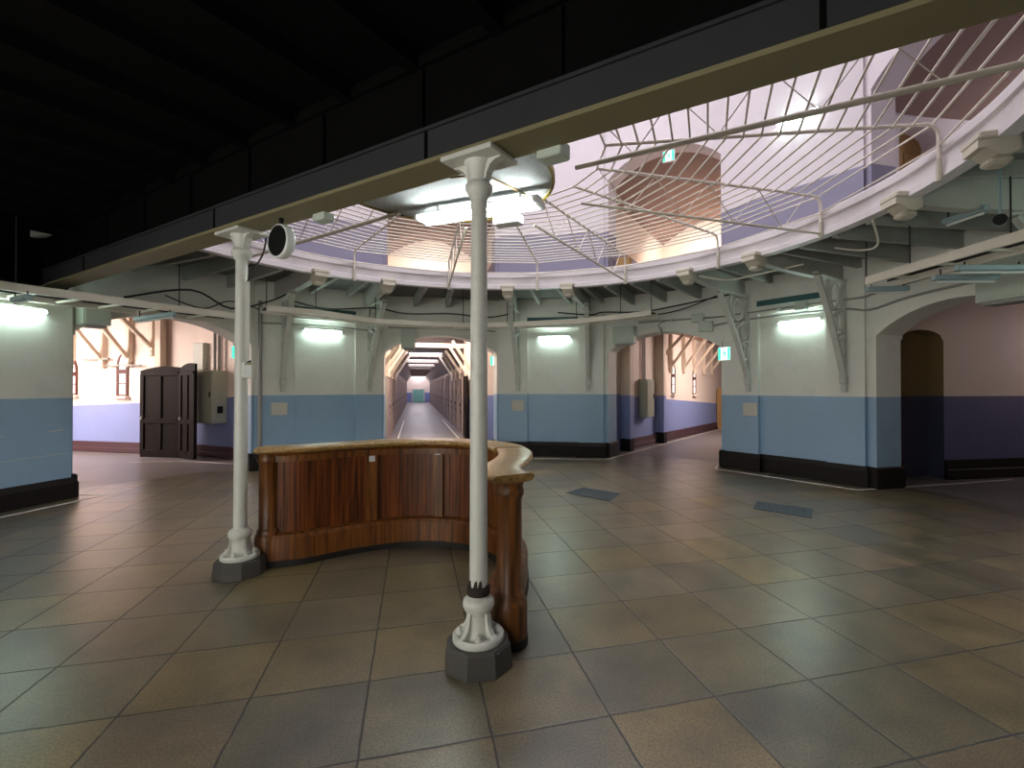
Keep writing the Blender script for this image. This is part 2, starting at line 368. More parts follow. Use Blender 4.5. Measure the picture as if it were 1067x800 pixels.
def arch_wall(name, ang, mats, z0, z1, hw=1.29, W=1.42, spring=2.44, crown=2.83, s0=6.5, th=.5, dado=ZD, n=20, plinth=None):
    m = MB()
    R = (hw*hw+(crown-spring)**2)/(2*(crown-spring)); zc = crown-R; a0 = math.asin(hw/R)
    arc = [(R*math.sin(-a0+2*a0*i/n), zc+R*math.cos(-a0+2*a0*i/n)) for i in range(n+1)]
    P = lambda s,t,z: fr(ang,s,t,z)
    for s,flip in ((s0,1),(s0+th,-1)):
        for tA,tB in ((-W,-hw),(hw,W)):
            for za,zb,mi in ((z0,dado,0),(dado,spring,1),(spring,z1,1)):
                m.face([P(s,tA,za),P(s,tB,za),P(s,tB,zb),P(s,tA,zb)][::flip],mi)
        for i in range(n):
            (ta,za),(tb,zb) = arc[i],arc[i+1]
            m.face([P(s,ta,za),P(s,tb,zb),P(s,tb,z1),P(s,ta,z1)][::flip],1)
    for i in range(n):
        (ta,za),(tb,zb) = arc[i],arc[i+1]; m.face([P(s0,tb,zb),P(s0,ta,za),P(s0+th,ta,za),P(s0+th,tb,zb)],1,True)
    for t in (-hw,hw):
        for za,zb,mi in ((z0,dado,0),(dado,spring,1)):
            q = [P(s0,t,za),P(s0+th,t,za),P(s0+th,t,zb),P(s0,t,zb)]; m.face(q if t<0 else q[::-1],mi)
    # impost band at the springing
    if plinth:
        for t in (-1,1):
            c = fr(ang,s0+th/2,t*(W+hw)/2,.17); m.box(c,(W-hw)/2+.05,th/2+.05,.168,2,ax_t(ang),ax_s(ang),bev=.02)
            c = fr(ang,s0+th/2,t*(W+hw)/2,spring-.02); m.box(c,(W-hw)/2+.018,th/2+.018,.03,1,ax_t(ang),ax_s(ang))
    return m.build(name, mats, kind='structure')
AW = PW+[M['base']]
arch_wall('wall_arch_corridor', 0, AW, 0, 3.72, plinth=1)
arch_wall('wall_arch_passage_right', 45, AW, 0, 3.72, hw=1.24, plinth=1)
arch_wall('wall_arch_dark', 90, AW, 0, 3.72, hw=1.18, plinth=1)
arch_wall('wall_arch_passage_left', -45, AW, 0, 3.72, plinth=1)
# near half: plain dark room behind the girder
mb = MB()
for a,b in ((fr(45,-6.8,-8.1),fr(45,-6.8,8.1)),):
    d = (b-a).normalized(); mb.box((a+b)/2+ZU*1.86,(b-a).length/2,.1,1.86,0,d,Vector((-d.y,d.x,0)))
mb.build('wall_near', M['white'], kind='structure')

for k,t in enumerate((-1.4,.6,2.6)):  # windows added on the unseen wall to light the columns and counter
    m = MB(); c=fr(45,-6.66,t,1.75); X,Y=ax_t(45),ax_s(45)
    for dx in (-.62,0,.62): m.box(c+X*dx,.035,.05,1.05,0,X,Y)
    for dz in (-1.05,-.35,.35,1.05): m.box(c+ZU*dz,.65,.05,.035,0,X,Y)
    f=m.build('window_%d'%(k+6), M['cream'], kind='structure')
    m = MB(); m.box(c-Y*.02,.62,.008,1.03,0,X,Y); m.build('pane', M['fillpane'], f)
# teal lintel bands high on the wall panels
for nm,ang in (('trim_1',-22.5),('trim_2',22.5),('trim_3',67.5)):
    m = MB(); m.box(fr(ang,D-.012,.05,3.21),.6,.03,.05,0,ax_t(ang),ax_s(ang)); m.build(nm, M['teal'], kind='structure')

# ------------------------------------------------------------------ setting: gallery round the opening
R0 = 4.33; ZR0, ZR1 = 3.50, 3.81
A0, A1 = -66.0, 156.0
def rout(a):
    k = min((-67.5,-22.5,22.5,67.5,112.5,157.5), key=lambda c: abs(a-c)); d = abs(a-k)
    return 6.5/math.cos(rad(d)) if d < 11.5 else 6.56/math.cos(rad(abs(a-min((-90,-45,0,45,90,135),key=lambda c:abs(a-c)))))
m = MB(); N_ = 110; rows_b=[]; rows_t=[]
for i in range(N_+1):
    a = A0+(A1-A0)*i/N_
    rows_b.append([pol(a,R0+.02,3.70),pol(a,rout(a)+.05,3.70)]); rows_t.append([pol(a,R0+.02,3.80),pol(a,rout(a)+.05,3.80)])
m.grid([r[::-1] for r in rows_b],0,False); m.grid(rows_t,0,False); m.build('ceiling', M['deck'], kind='structure')
m = MB(); prof = [(R0,ZR0),(R0-.035,ZR0),(R0-.035,ZR0+.07),(R0-.02,ZR0+.08),(R0-.02,ZR0+.20),(R0-.045,ZR0+.215),(R0-.045,ZR1-.015),(R0-.03,ZR1),(R0+.10,ZR1),(R0+.10,ZR0),(R0,ZR0)]
m.grid([[pol(A0+(A1-A0)*i/160,r,z) for r,z in prof] for i in range(161)],0,False)
m.build('trim_gallery_edge', M['fascia'], kind='structure')
# ceiling over the near half
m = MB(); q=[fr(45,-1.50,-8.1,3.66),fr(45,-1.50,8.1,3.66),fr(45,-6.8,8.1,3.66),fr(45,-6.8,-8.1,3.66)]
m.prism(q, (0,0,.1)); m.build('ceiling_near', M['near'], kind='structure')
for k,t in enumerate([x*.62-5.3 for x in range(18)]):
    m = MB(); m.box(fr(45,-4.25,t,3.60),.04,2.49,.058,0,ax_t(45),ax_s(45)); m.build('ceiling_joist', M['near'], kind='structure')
m = MB(); m.box(fr(-67.5,D-.19,-2.55,3.31),3.45,.185,.345,0,ax_t(-67.5),ax_s(-67.5)); m.build('ceiling_added_beam', M['near'], kind='structure')  # dark timber added so that the top of the left wall reads black
# radial joists under the gallery
beams = []
for c in (-22.5,22.5,67.5,112.5): beams += [c-7.6,c+7.8]
k = 0
a = -63.0
while a < 153:
    if min(abs(a-b) for b in beams) > 2.2:
        arch = min(abs(a-w) for w in (-45,0,45,90,135)) < 10
        m = MB(); r1 = rout(a)-.01; c = pol(a,(R0+.1+r1)/2,3.63 if not arch else 3.585)
        m.box(c,.035,(r1-R0-.1)/2,.07 if not arch else .112,0,ax_t(a),ax_s(a)); m.build('ceiling_joist', M['joist'], kind='structure')
    a += 6.4
for nm, a in zip(range(8), beams):
    m = MB(); r1 = 6.45/math.cos(rad(7.7))-.02
    # deep beam with a curved haunch, thinner towards the opening
    pr = []
    for r,z in ((R0+.09,3.44),(R0+.6,3.40),(R0+1.1,3.385),(r1,3.385),(r1,3.70),(R0+.09,3.70)): pr.append(pol(a,r,z)-ax_t(a)*.06)
    m.prism(pr, ax_t(a)*.12); m.build('ceiling_beam', M['beam'], kind='structure')
# cream end blocks where the beams meet the opening
where = ['left of the corridor, left beam','left of the corridor, right beam','right of the corridor, left beam','right of the corridor, right beam','left of the dark arch, left beam','left of the dark arch, right beam','near the top right corner, the lower one','near the top right corner, the upper one']
for a,wh in zip(beams,where):
    m = MB(); X,Y=ax_t(a),ax_s(a)
    sec=[(-.15,3.50),(.12,3.50),(.12,3.40),(.05,3.37),(-.02,3.38),(-.07,3.42),(-.10,3.44),(-.15,3.44)]
    m.prism([pol(a,R0+r,z)-X*.105 for r,z in sec], X*.21)
    m.box(pol(a,R0-.085,3.53),.13,.07,.03,0,X,Y,bev=.012); m.box(pol(a,R0+.02,3.35),.075,.08,.03,0,X,Y,bev=.02)
    m.build('beam_end_block', M['block'], label='cream block under the gallery edge '+wh, cat='block', group='blocks under the gallery edge')

# ------------------------------------------------------------------ upper storey
UP = [M['updado'], M['upwhite']]; Z2 = 3.8; ZT = 9.6
for nm,ang,u0,u1 in (('wall_upper_left',-67.5,-6,1.24),('wall_upper_back_left',-22.5,-1.24,1.24),('wall_upper_back_right',22.5,-1.24,1.24),('wall_upper_right',67.5,-1.24,1.24),('wall_upper_far_right',112.5,-1.24,6)):
    panel_wall(nm, ang, Z2, ZT, UP, u0, u1, recess=False, dado=5.22)
for nm,ang in (('wall_upper_arch_corridor',0),('wall_upper_arch_right',45),('wall_upper_arch_dark',90),('wall_upper_arch_left',-45)):
    arch_wall(nm, ang, UP, Z2, ZT, hw=1.24, spring=6.42, crown=6.92, dado=5.22)
m = MB(); a_,b_ = fr(45,-6.9,-8.1,0),fr(45,-6.9,8.1,0); d=(b_-a_).normalized(); m.box((a_+b_)/2+ZU*6.7,(b_-a_).length/2,.1,2.9,0,d,Vector((-d.y,d.x,0))); m.build('wall_upper_near', M['upwhite'], kind='structure')
m = MB(); m.face([fr(45,-7,-8.5,ZT),fr(45,-7,8.5,ZT),fr(45,9,8.5,ZT),fr(45,9,-8.5,ZT)][::-1]); m.build('ceiling_upper', M['upwhite'], kind='structure')
def upper_wing(nm, ang, L, endmat):
    m = MB(); s0=7.0; w=1.55
    for t in (-w,w):
        if nm == 'dark' and t < 0: continue
        P=[fr(ang,s0,t),fr(ang,L,t)]
        m.strip([(p.x,p.y) for p in P],[Z2,5.22,6.35],[0,1])
    P=[fr(ang,L,-w),fr(ang,L,w)]; m.strip([(p.x,p.y) for p in P],[Z2,7.2],[1])
    m.face([fr(ang,s0,-w,Z2),fr(ang,s0,w,Z2),fr(ang,L,w,Z2),fr(ang,L,-w,Z2)],1)
    m.build('wall_upper_wing_'+nm, [M['updado'],endmat], kind='structure')
    m = MB(); n=12; rows=[]
    for s in (s0,L):
        rows.append([fr(ang,s,-w+2*w*i/n, 6.35+.62*math.sin(PI*i/n)) for i in range(n+1)])
    m.grid(rows,0,True); m.build('ceiling_upper_wing_'+nm, M['upbrown'], kind='structure')
upper_wing('corridor',0,13,M['cream']); upper_wing('right',45,12,M['cream']); upper_wing('dark',90,13,M['upwhite']); upper_wing('left',-45,12,M['cream'])

def niche_wall(nm, z0, z1, mats, dado, spring, crown, door_mat, base=None):
    "the north wall of the right-hand wing with its arched doorway"
    m = MB(); A = Vector((6.98,1.62,0)); B = Vector((14.5,1.12,0)); d=(B-A).normalized(); nr=Vector((d.y,-d.x,0))
    def P(u,n,z): v=A+d*u-nr*n; return (v.x,v.y,z)
    L=(B-A).length; u0,u1=.52,1.42; zd=dado
    for ua,ub in ((0,u0),(u1,L)):
        for za,zb,mi in ((z0,zd,0),(zd,z1,1)): m.face([P(ua,0,za),P(ub,0,za),P(ub,0,zb),P(ua,0,zb)],mi)
    n=14; arc=[]
    for i in range(n+1):
        x=-1+2*i/n; arc.append((u0+(u1-u0)*i/n, spring+(crown-spring)*math.sqrt(max(0,1-x*x*.96))))
    arc[0]=(u0,spring); arc[-1]=(u1,spring)
    for i in range(n):
        (ua,za),(ub,zb)=arc[i],arc[i+1]
        m.face([P(ua,0,za),P(ub,0,zb),P(ub,0,z1),P(ua,0,z1)],1); m.face([P(ua,0,za),P(ua,.4,za),P(ub,.4,zb),P(ub,0,zb)],3 if z0<2 else 1)
    for u in (u0,u1):
        for za,zb,mi in ((z0,zd,0),(zd,spring,1)): m.face([P(u,0,za),P(u,.4,za),P(u,.4,zb),P(u,0,zb)],mi+2 if z0<2 else mi)
    m.build(nm, mats+[M['dimblue'],M['dimcream']], kind='structure')
    m = MB(); dm=[P(u0,.38,z0+.01)]+[P(u1,.38,z0+.01)]+[P(u,.38,z) for u,z in arc[::-1]]
    m.prism(dm, tuple(-nr*.04)); 
    mid=(u0+u1)/2
    for za,zb in ((z0+.15,z0+1.0),(z0+1.15,spring-.1)):
        for uc in (mid-.2,mid+.2):
            v=A+d*uc-nr*.37; m.box((v.x,v.y,(za+zb)/2),.14,.012,(zb-za)/2,0,d,nr,bev=.01)
    if z0>2: m.build('door_1', door_mat, kind='structure')
    else:
        m = MB(); rec=[(*P(u,.3,0)[:2],z) for u,z in ((u0,z0),(u1,z0),(u1,zd),(u0,zd))]; m.face(rec,0); m.face([P(u0,.3,zd),P(u1,.3,zd)]+[P(u,.3,z) for u,z in arc[::-1]],1); m.build('wall_niche',[M['dimblue'],M['dimcream']],kind='structure')
    if base:
        m = MB()
        for ua,ub in ((0,u0),(u1,L)):
            c=(A+d*(ua+ub)/2+nr*.02); m.box((c.x,c.y,.17),(ub-ua)/2,.025,.168,0,d,nr); c2=A+d*(ua+ub)/2+nr*.035; m.box((c2.x,c2.y,.09),(ub-ua)/2,.03,.088,0,d,nr,bev=.01)
        m.build('baseboard_dark_passage', base, kind='structure')
niche_wall('wall_dark_passage', 0, 3.3, [M['dimwing'],M['cream']], ZD, 2.42, 2.62, M['tan'], M['base'])
niche_wall('wall_upper_dark_passage', Z2, 6.5, [M['updado'],M['upwhite']], 5.22, 6.0, 6.25, M['tan'])
m = MB(); m.box((10.7,-1.75,1.65),4,.1,1.65); m.build('wall_dark_passage_south', M['cream'], kind='structure')
m = MB(); m.box((10.8,0,3.35),3.8,2.2,.05); m.build('ceiling_dark_passage', M['plank'], kind='structure')
m = MB(); m.box((14.6,0,1.65),.1,2.2,1.65); m.build('wall_dark_passage_end', M['cream'], kind='structure')

# ------------------------------------------------------------------ corridor of cells
XL, XR, YS, YE = -1.46, 1.06, 8.6, 52.0
def quadwall(nm, a, b, z0, dz, z1, mats, dz2=None):
    "a wall between two plan points; the paint line may run at a different height at its end"
    m = MB(); dz2 = dz if dz2 is None else dz2
    m.face([(*a,z0),(*b,z0),(*b,dz2),(*a,dz)],0); m.face([(*a,dz),(*b,dz2),(*b,z1),(*a,z1)],1); return m.build(nm, mats, kind='structure')
WG = [M['wingblue'],M['cream']]
quadwall('wall_corridor_left',(XL,7.0),(XL,YE),0,1.3,2.35,WG); quadwall('wall_corridor_right',(XR,YE),(XR,YS),0,1.3,2.35,WG)
quadwall('wall_corridor_return',(XR,YS),(1.75,YS-.15),0,1.4,3.6,WG); quadwall('wall_corridor_side',(1.75,YS-.15),(1.9,6.95),0,1.4,3.6,WG)
quadwall('wall_corridor_end',(XL-1,YE),(XR+1,YE),0,1.1,3.4,[M['wingblue'],M['cream']])
# coved plank ceiling either side of a row of skylights
m = MB()
for y0,y1 in ((12.2,YE),):
    m.face([(XL,y0,2.35),(XL,y1,2.35),(-.98,y1,3.05),(-.98,y0,3.05)]); m.face([(XR,y1,2.35),(XR,y0,2.35),(.58,y0,3.05),(.58,y1,3.05)])
    m.face([(XL,12.2,2.35),(XL,12.2,3.7),(XR,12.2,3.7),(XR,12.2,2.35),(.58,12.2,3.05),(-.98,12.2,3.05)])
for y in (14,19,24,29,34,39,44,49):
    m.face([(-.98,y-1.5,3.05),(.58,y-1.5,3.05),(.58,y+1.5,3.05),(-.98,y+1.5,3.05)])
m.build('ceiling_corridor', M['celldoor'], kind='structure')
m = MB(); m.box((.1,9.6,3.62),2.0,2.62,.04); m.build('ceiling_corridor_entry', M['cream'], kind='structure')
m = MB(); m.box((.1,9.6,3.565),.7,1.6,.012); m.build('window_skylight_9', M['skypane2'], kind='structure')
m = MB(); m.face([(XL,7,2.3),(XL,12.2,2.3),(XL,12.2,3.6),(XL,7,3.6)]); m.face([(XR,YS,2.3),(XR,12.2,2.3),(XR,12.2,3.6),(XR,YS,3.6)]); m.build('wall_corridor_entry', M['cream'], kind='structure')
for k in range(8):
    y = 14+5*k; m = MB(); m.box((-.2,y+2.5,3.14),.78,1.0,.02); m.build('window_skylight_%d'%(k+1), M['skypane'], kind='structure')
for k in range(9):
    y = 11.0+4.9*k; m = MB(); m.box((-.2,y,2.98),.80 if k else 1.25,.06,.07); m.build('ceiling_tie_beam', M['postcream'], kind='structure')
def cell_door(x, side):
    e = empty('cell_door', (x,0,0), 'x', 'door')
    m = MB(); m.box((side*-.02,0,1.02),.03,.40,1.0,0,bev=.01); lf=m.build('door_leaf', M['celldoor'], e, local=True)
    m = MB(); m.box((side*-.05,0,1.45),.012,.11,.09,0); m.build('hatch', M['oldwood'], e, local=True)
    m = MB(); m.box((side*-.055,.0,.75),.012,.36,.035,0); m.box((side*-.055,.3,1.0),.02,.05,.06,0); m.build('bolt', M['black'], e, local=True)
    m = MB()
    for y in (-.45,.45): m.box((side*-.03,y,1.15),.05,.05,1.15)
    m.box((side*-.03,0,2.08),.05,.5,.05); m.build('door_frame', M['cellframe'], e, local=True)
    return e
for side,x,nm in ((-1,XL,'left'),(1,XR,'right')):
    p = cell_door(x, side)
    for k in range(18):
        y = (11.3 if side<0 else 12.6)+2.1*k
        lb = 'dark wooden cell door on the %s side of the long corridor, %s from the hall' % (nm, ordinal(k))
        if k == 0: p.location = (x,y,0); p['label'] = lb; p['group'] = 'cell doors along the corridor'
        else: dup(p,(x,y,0),0,lb,'cell doors along the corridor')
def brace_at(name, foot, wall_n, L, H, mat_, label, group, w=.05):
    "timber wall post with a raking strut, foot on the wall, leaning outwards"
    e = empty(name, foot, label, 'brace', group); f=Vector(foot); n=Vector(wall_n).normalized(); t=Vector((-n.y,n.x,0))
    m = MB(); m.box(f+n*.06+ZU*(H/2),w,.06,H/2,0,t,n,bev=.01); m.box(f+n*.07-ZU*.06,w*.9,.05,.06,0,t,n,bev=.02); m.build('wall_post', mat_, e)
    m = MB(); a=f+n*.1+ZU*.12; b=f+n*L+ZU*H; d=(b-a).normalized(); up=t.cross(d).normalized()
    m.box((a+b)/2,w*.62,(b-a).length/2,.042,0,t,d,up,bev=.008); m.build('strut', mat_, e)
    return e
for k,y in enumerate((7.6,9.2,10.8,12.6,14.5,16.6)):
    for side,x,nm in ((-1,XL,'left'),(1,XR,'right')):
        if side>0 and y<YS: continue
        brace_at('ceiling_brace',(x,y,2.05),(-side,0,0),.62,.92,M['postcream'],'cream sloping ceiling brace on the %s wall of the long corridor, %s from the hall'%(nm,ordinal(k if side<0 else k-1)),'corridor ceiling braces',.035)
e = empty('end_door',(-.2,YE-.05,0),'teal door in the end wall of the long corridor','door')
m = MB(); m.box((-.2,YE-.05,.72),.62,.03,.72,0,bev=.02); m.build('door_leaf', M['tealdoor'], e)
m = MB(); m.box((-.86,YE-.05,.76),.05,.05,.76); m.box((.46,YE-.05,.76),.05,.05,.76); m.box((-.2,YE-.05,1.49),.7,.05,.05); m.build('door_frame', M['postcream'], e)
m = MB(); m.box((-1.33,7.6,1.15),.03,.3,.75,0,bev=.01); m.build('wall_board', M['greybox'], label='narrow grey green board on the left wall just inside the corridor arch', cat='board')
e = empty('open_door',(XR-.06,10.6,0),'dark brown door standing open on the right wall of the corridor','door')
m = MB(); m.box((XR-.1,10.6,1.0),.035,.45,.99,0,bev=.012); m.build('door_leaf', M['oldwood'], e)
m = MB(); m.box((XR-.145,10.3,1.0),.012,.03,.08); m.build('handle', M['black'], e)

# ------------------------------------------------------------------ right passage (45 degrees)
def Wc(u,n=0.,z=0.):
    a=Vector((4.42,6.46,0)); b=Vector((10.77,11.67,0)); d=(b-a).normalized(); nr=Vector((d.y,-d.x,0)); v=a+d*u+nr*n; return Vector((v.x,v.y,z))
dC=(Vector((10.77,11.67,0))-Vector((4.42,6.46,0))).normalized(); nC=Vector((dC.y,-dC.x,0))
j = fr(45,7.0,-1.75); k_ = fr(45,7.0,-1.42)
quadwall('wall_passage_right_return',(k_.x,k_.y),(Wc(.05).x,Wc(.05).y),0,1.46,3.5,WG)
quadwall('wall_passage_right',(Wc(.05).x,Wc(.05).y),(Wc(13).x,Wc(13).y),0,1.42,3.5,WG,.78)
m = MB(); m.box(Wc(2.42,.10,1.72),.09,.16,1.72,1,dC,nC); m.box(Wc(2.42,.10,.7),.092,.162,.68,0,dC,nC); m.box(Wc(2.42,.1,.16),.1,.175,.158,2,dC,nC); m.build('wall_passage_pilaster',[M['wingblue'],M['postcream'],M['base']],kind='structure')
m = MB(); m.box(Wc(.2,.1,1.72),.1,.16,1.72,1,dC,nC); m.box(Wc(.2,.10,.7),.102,.162,.72,0,dC,nC); m.box(Wc(.2,.1,.16),.11,.175,.158,2,dC,nC); m.build('wall_passage_jamb',[M['wingblue'],M['postcream'],M['base']],kind='structure')
for u0,u1,nm in ((.3,2.33,'baseboard_passage_right'),(2.51,12.5,'baseboard_passage_right_far')):
    m = MB(); m.box(Wc((u0+u1)/2,.03,.13),(u1-u0)/2,.03,.128,0,dC,nC); m.box(Wc((u0+u1)/2,.045,.06),(u1-u0)/2,.04,.058,0,dC,nC,bev=.01); m.build(nm, M['redbase'], kind='structure')
m = MB(); a_,b_=fr(45,7.0,-2.3,3.32),fr(45,24,2.6,3.32); m.face([fr(45,7.0,-2.6,3.32),fr(45,7,2.6,3.32),fr(45,24,2.6,3.32),fr(45,24,-2.6,3.32)]); m.build('ceiling_passage_right', M['plank'], kind='structure')
P1,P2=fr(45,7.0,2.2),fr(45,24,2.6); quadwall('wall_passage_right_south',(P2.x,P2.y),(P1.x,P1.y),0,1.4,3.4,WG)
P1,P2=fr(45,22,-3),fr(45,22,3); quadwall('wall_passage_right_end',(P1.x,P1.y),(P2.x,P2.y),0,1.2,3.4,WG)
def lancet(nm, P, d, n, zb, zt, w, parent=None):
    "narrow pointed window: reveal frame, pane"
    m = MB(); k=7; sp=zt-w*.9; outer=[]; inner=[]
    for sc_,out in ((1.,outer),(.62,inner)):
        h=w/2*sc_; zb_=zb+(1-sc_)*.12; top=zt-(1-sc_)*.12
        out += [P+d*(-h)+ZU*zb_, P+d*h+ZU*zb_, P+d*h+ZU*sp]
        for i in range(1,k): a=PI*i/k; out.append(P+d*(h*math.cos(a))+ZU*(sp+(top-sp)*math.sin(a)))
        out.append(P-d*h+ZU*sp)
    for i in range(len(outer)):
        q=(i+1)%len(outer)
        m.face([outer[i]+n*.03,outer[q]+n*.03,inner[q]+n*.03,inner[i]+n*.03]); m.face([inner[i]+n*.03,inner[q]+n*.03,inner[q]+n*.004,inner[i]+n*.004]); m.face([outer[i]+n*.03,outer[q]+n*.03,outer[q],outer[i]])
    zm=zb+(zt-zb)*.58; m.box(P+n*.02+ZU*zm,w*.36,.014,.055,0,d,n); m.box(P+n*.02+ZU*(zb+(zt-zb)*.3),w*.33,.012,.015,0,d,n)
    m.box(P+n*.05+ZU*(zb-.03),w*.62,.06,.035,1,d,n,bev=.01)
    f=m.build(nm, [M['redframe'],M['cream']], kind='structure')
    m = MB(); m.face([p+n*.006 for p in inner]); m.build('pane', M['windowpane'], f)
    return f
lancet('window_1', Wc(3.74), dC, nC, 1.42, 2.42, .30); lancet('window_2', Wc(5.75), dC, nC, 1.38, 2.34, .30)
for k,u in enumerate((2.72,3.45,4.6,5.65,6.7,7.65,9.7)):
    brace_at('ceiling_brace',Wc(u,0,2.2 if k else 2.45),nC,.85,1.1 if k else .85,M['postcream'],'cream sloping roof brace on the wall of the right passage, %s from the arch'%ordinal(k),'roof braces in the right passage',.055)
def cabinet(name, P, d, n, w, h, dp, label, vent=True):
    e = empty(name, P, label, 'cabinet')
    m = MB(); m.box(P+n*(dp/2)+ZU*(h/2),w/2,dp/2,h/2,0,d,n,bev=.01); m.build('body', M['greybox'], e)
    m = MB(); m.box(P+n*(dp+.008)+ZU*(h/2),w/2-.02,.008,h/2-.02,0,d,n,bev=.005); dr=m.build('door', M['greybox'], e)
    m = MB(); m.box(P+n*(dp+.025)+ZU*(h*.55)+d*(w/2-.07),.012,.012,.06,0,d,n); m.build('handle', M['black'], dr)
    m = MB(); m.box(P+d*(w/2+.008)+n*(dp*.5)+ZU*(h*.26),.008,.06,.08,0,d,n); m.build('socket', M['black'], e)
    m = MB(); m.prism([P+n*(dp+.017)+ZU*(h*.8)+d*x+ZU*z for x,z in ((-.12,0),(-.06,0),(-.09,.05))], n*.002); m.build('warning_sticker', M['yellow'], e)
    return e
cabinet('electrical_cabinet', Wc(1.42,0,.8), dC, nC, .5, 1.05, .24, 'tall grey green electrical cabinet on the wall just inside the right passage')
m = MB()
for o in (-.06,.06): m.tube([Wc(1.4+o,.06,1.85),Wc(1.4+o,.06,3.3)],.022)
m.build('conduit', M['pipegrey'], label='pair of conduits rising from cabinet in the right passage', cat='conduit')
m = MB(); m.box(Wc(8.5,.13,.8),.16,.09,.8,0,dC,nC,bev=.015); m.build('timber_post', M['tan'], label='short tan timber post at the far end of the right passage wall', cat='post')
e = empty('green_door', Wc(10.3,.25,0), 'pale green door standing open at the far end of the right passage', 'door')
m = MB(); m.box(Wc(10.6,.3,.85),.6,.03,.84,0,dC,nC,bev=.01); m.build('door_leaf', M['greendoor'], e)
m = MB(); m.box(Wc(9.9,.28,.9),.06,.06,.9,0,dC,nC); m.build('door_frame', M['oldwood'], e)

# ------------------------------------------------------------------ left passage (-45 degrees)
La,Lb,Lc,Ld = Vector((-4.04,6.95,0)),Vector((-5.65,8.3,0)),Vector((-9.3,10.16,0)),Vector((-14.2,12.65,0))
P0 = fr(-45,7.0,1.42)
quadwall('wall_passage_left_return',(La.x,La.y),(P0.x,P0.y),0,1.46,3.6,WG)
quadwall('wall_passage_left',(Lb.x,Lb.y),(La.x,La.y),0,1.3,3.6,WG,1.46)
quadwall('wall_passage_left_back',(Ld.x,Ld.y),(Lb.x,Lb.y),0,.95,3.6,WG,1.3)
d1=(Lb-La).normalized(); n1=Vector((d1.y,-d1.x,0)); n1 = n1 if n1.y<0 else -n1
d2=(Lc-Lb).normalized(); n2=Vector((d2.y,-d2.x,0)); n2 = n2 if n2.y<0 else -n2
for a,b,d,n,nm in ((La,Lb,d1,n1,'baseboard_passage_left'),(Lb,Ld,d2,n2,'baseboard_passage_left_back')):
    L=(b-a).length; m = MB(); m.box(a+d*L/2+n*.03+ZU*.13,L/2,.03,.128,0,d,n); m.box(a+d*L/2+n*.045+ZU*.06,L/2,.04,.058,0,d,n,bev=.01); m.build(nm, M['redbase'], kind='structure')
m = MB(); m.face([fr(-45,7,-4,3.4),fr(-45,7,2.4,3.4),fr(-45,20,2.4,3.4),fr(-45,20,-4,3.4)]); m.build('ceiling_passage_left', M['plank'], kind='structure')
P1,P2=fr(-45,7.0,-3.4),fr(-45,20,-3.4); quadwall('wall_passage_left_south',(P1.x,P1.y),(P2.x,P2.y),0,1.4,3.4,WG)
def Wl(u,n=0.,z=0.): v=Lb+d2*u+n2*n; return Vector((v.x,v.y,z))
def Wl1(u,n=0.,z=0.): v=La+d1*u+n1*n; return Vector((v.x,v.y,z))
lancet('window_3', Wl(3.92), d2, n2, 1.42, 2.36, .36); lancet('window_4', Wl(2.28), d2, n2, 1.4, 2.46, .36)
for k,(u,z) in enumerate(((2.02,2.24),(2.86,2.22),(3.9,2.2),(1.3,2.5))):
    brace_at('ceiling_brace',Wl(u,0,z),n2-d2*.0,.95,3.38-z,M['postcream'],'cream sloping roof brace in the left passage, '+('over the right window','between both windows','over the left window','above the dark open door')[k],'roof braces in the left passage',.07)
m = MB(); m.box(Wl(.98,.115,2.6),.09,.08,.9,0,d2,n2,bev=.01); m.build('timber_post', M['postcream'], label='cream timber post on the back wall above the dark open door', cat='post')
m = MB(); m.tube([Wl(u,.1,2.16) for u in (1.6,2.7)],.025); m.build('conduit', M['pipegrey'], label='short horizontal conduit right of the right window in the left passage', cat='conduit')
m = MB(); m.tube([Wl(u,.1,2.33) for u in (2.6,3.4)],.03); m.build('conduit', M['pipegrey'], label='short horizontal conduit between the windows in the left passage', cat='conduit')
cabinet('electrical_cabinet', Wl1(1.45,0,.8), -d1, n1, .95, 1.2, .32, 'wide grey electrical cabinet on the wall of the left passage')
m = MB(); m.box(Wl1(1.9,.06,2.35),.2,.06,.32,0,d1,n1,bev=.01); m.build('switch_box', M['palebox'], label='small pale switch box above the left end of the wide cabinet', cat='box')
m = MB()
for o in (-.08,.08): m.tube([Wl1(1.2+o,.1,1.98),Wl1(1.2+o,.1,3.3)],.035)
m.build('conduit', M['pipegrey'], label='pair of thick conduits rising from the wide cabinet in the left passage', cat='conduit')
# the dark double door standing open
e = empty('double_door',(-5.73,7.68,0),'dark wooden double door with arched top standing open in the left passage','door')
def leaf(nm, a, b, h0, h1, mat_):
    d=(b-a); L=d.length; d=d.normalized(); n=Vector((d.y,-d.x,0)); m = MB(); k=8
    P=[a+ZU*.03, b+ZU*.03]+[b-d*(L*i/k)+ZU*(h1+(h0-h1)*i/k+.055*math.sin(PI*i/k)) for i in range(k+1)]
    m.prism(P, n*.05)
    o=m.build(nm, mat_, e)
    m = MB()
    for zc,hh in ((.12,.08),(.86,.06),(1.93,.05)): m.box(a+d*L/2+n*.06+ZU*zc,L/2-.02,.014,hh,0,d,n,bev=.006)
    for f in (.06,.5,.94): m.box(a+d*L*f+n*.06+ZU*1.0,.05,.014,.92,0,d,n,bev=.006)
    m.build('rails', mat_, o)
    m = MB(); m.box(a+d*.07+n*.08+ZU*.92,.02,.02,.03,0,d,n); m.build('knob', M['pipegrey'], o)
leaf('leaf', Vector((-6.68,8.07,0)), Vector((-5.73,7.68,0)), 2.0, 2.07, M['oldwood'])
leaf('leaf', Vector((-5.70,7.62,0)), Vector((-5.27,7.26,0)), 2.05, 2.14, M['oldwood'])

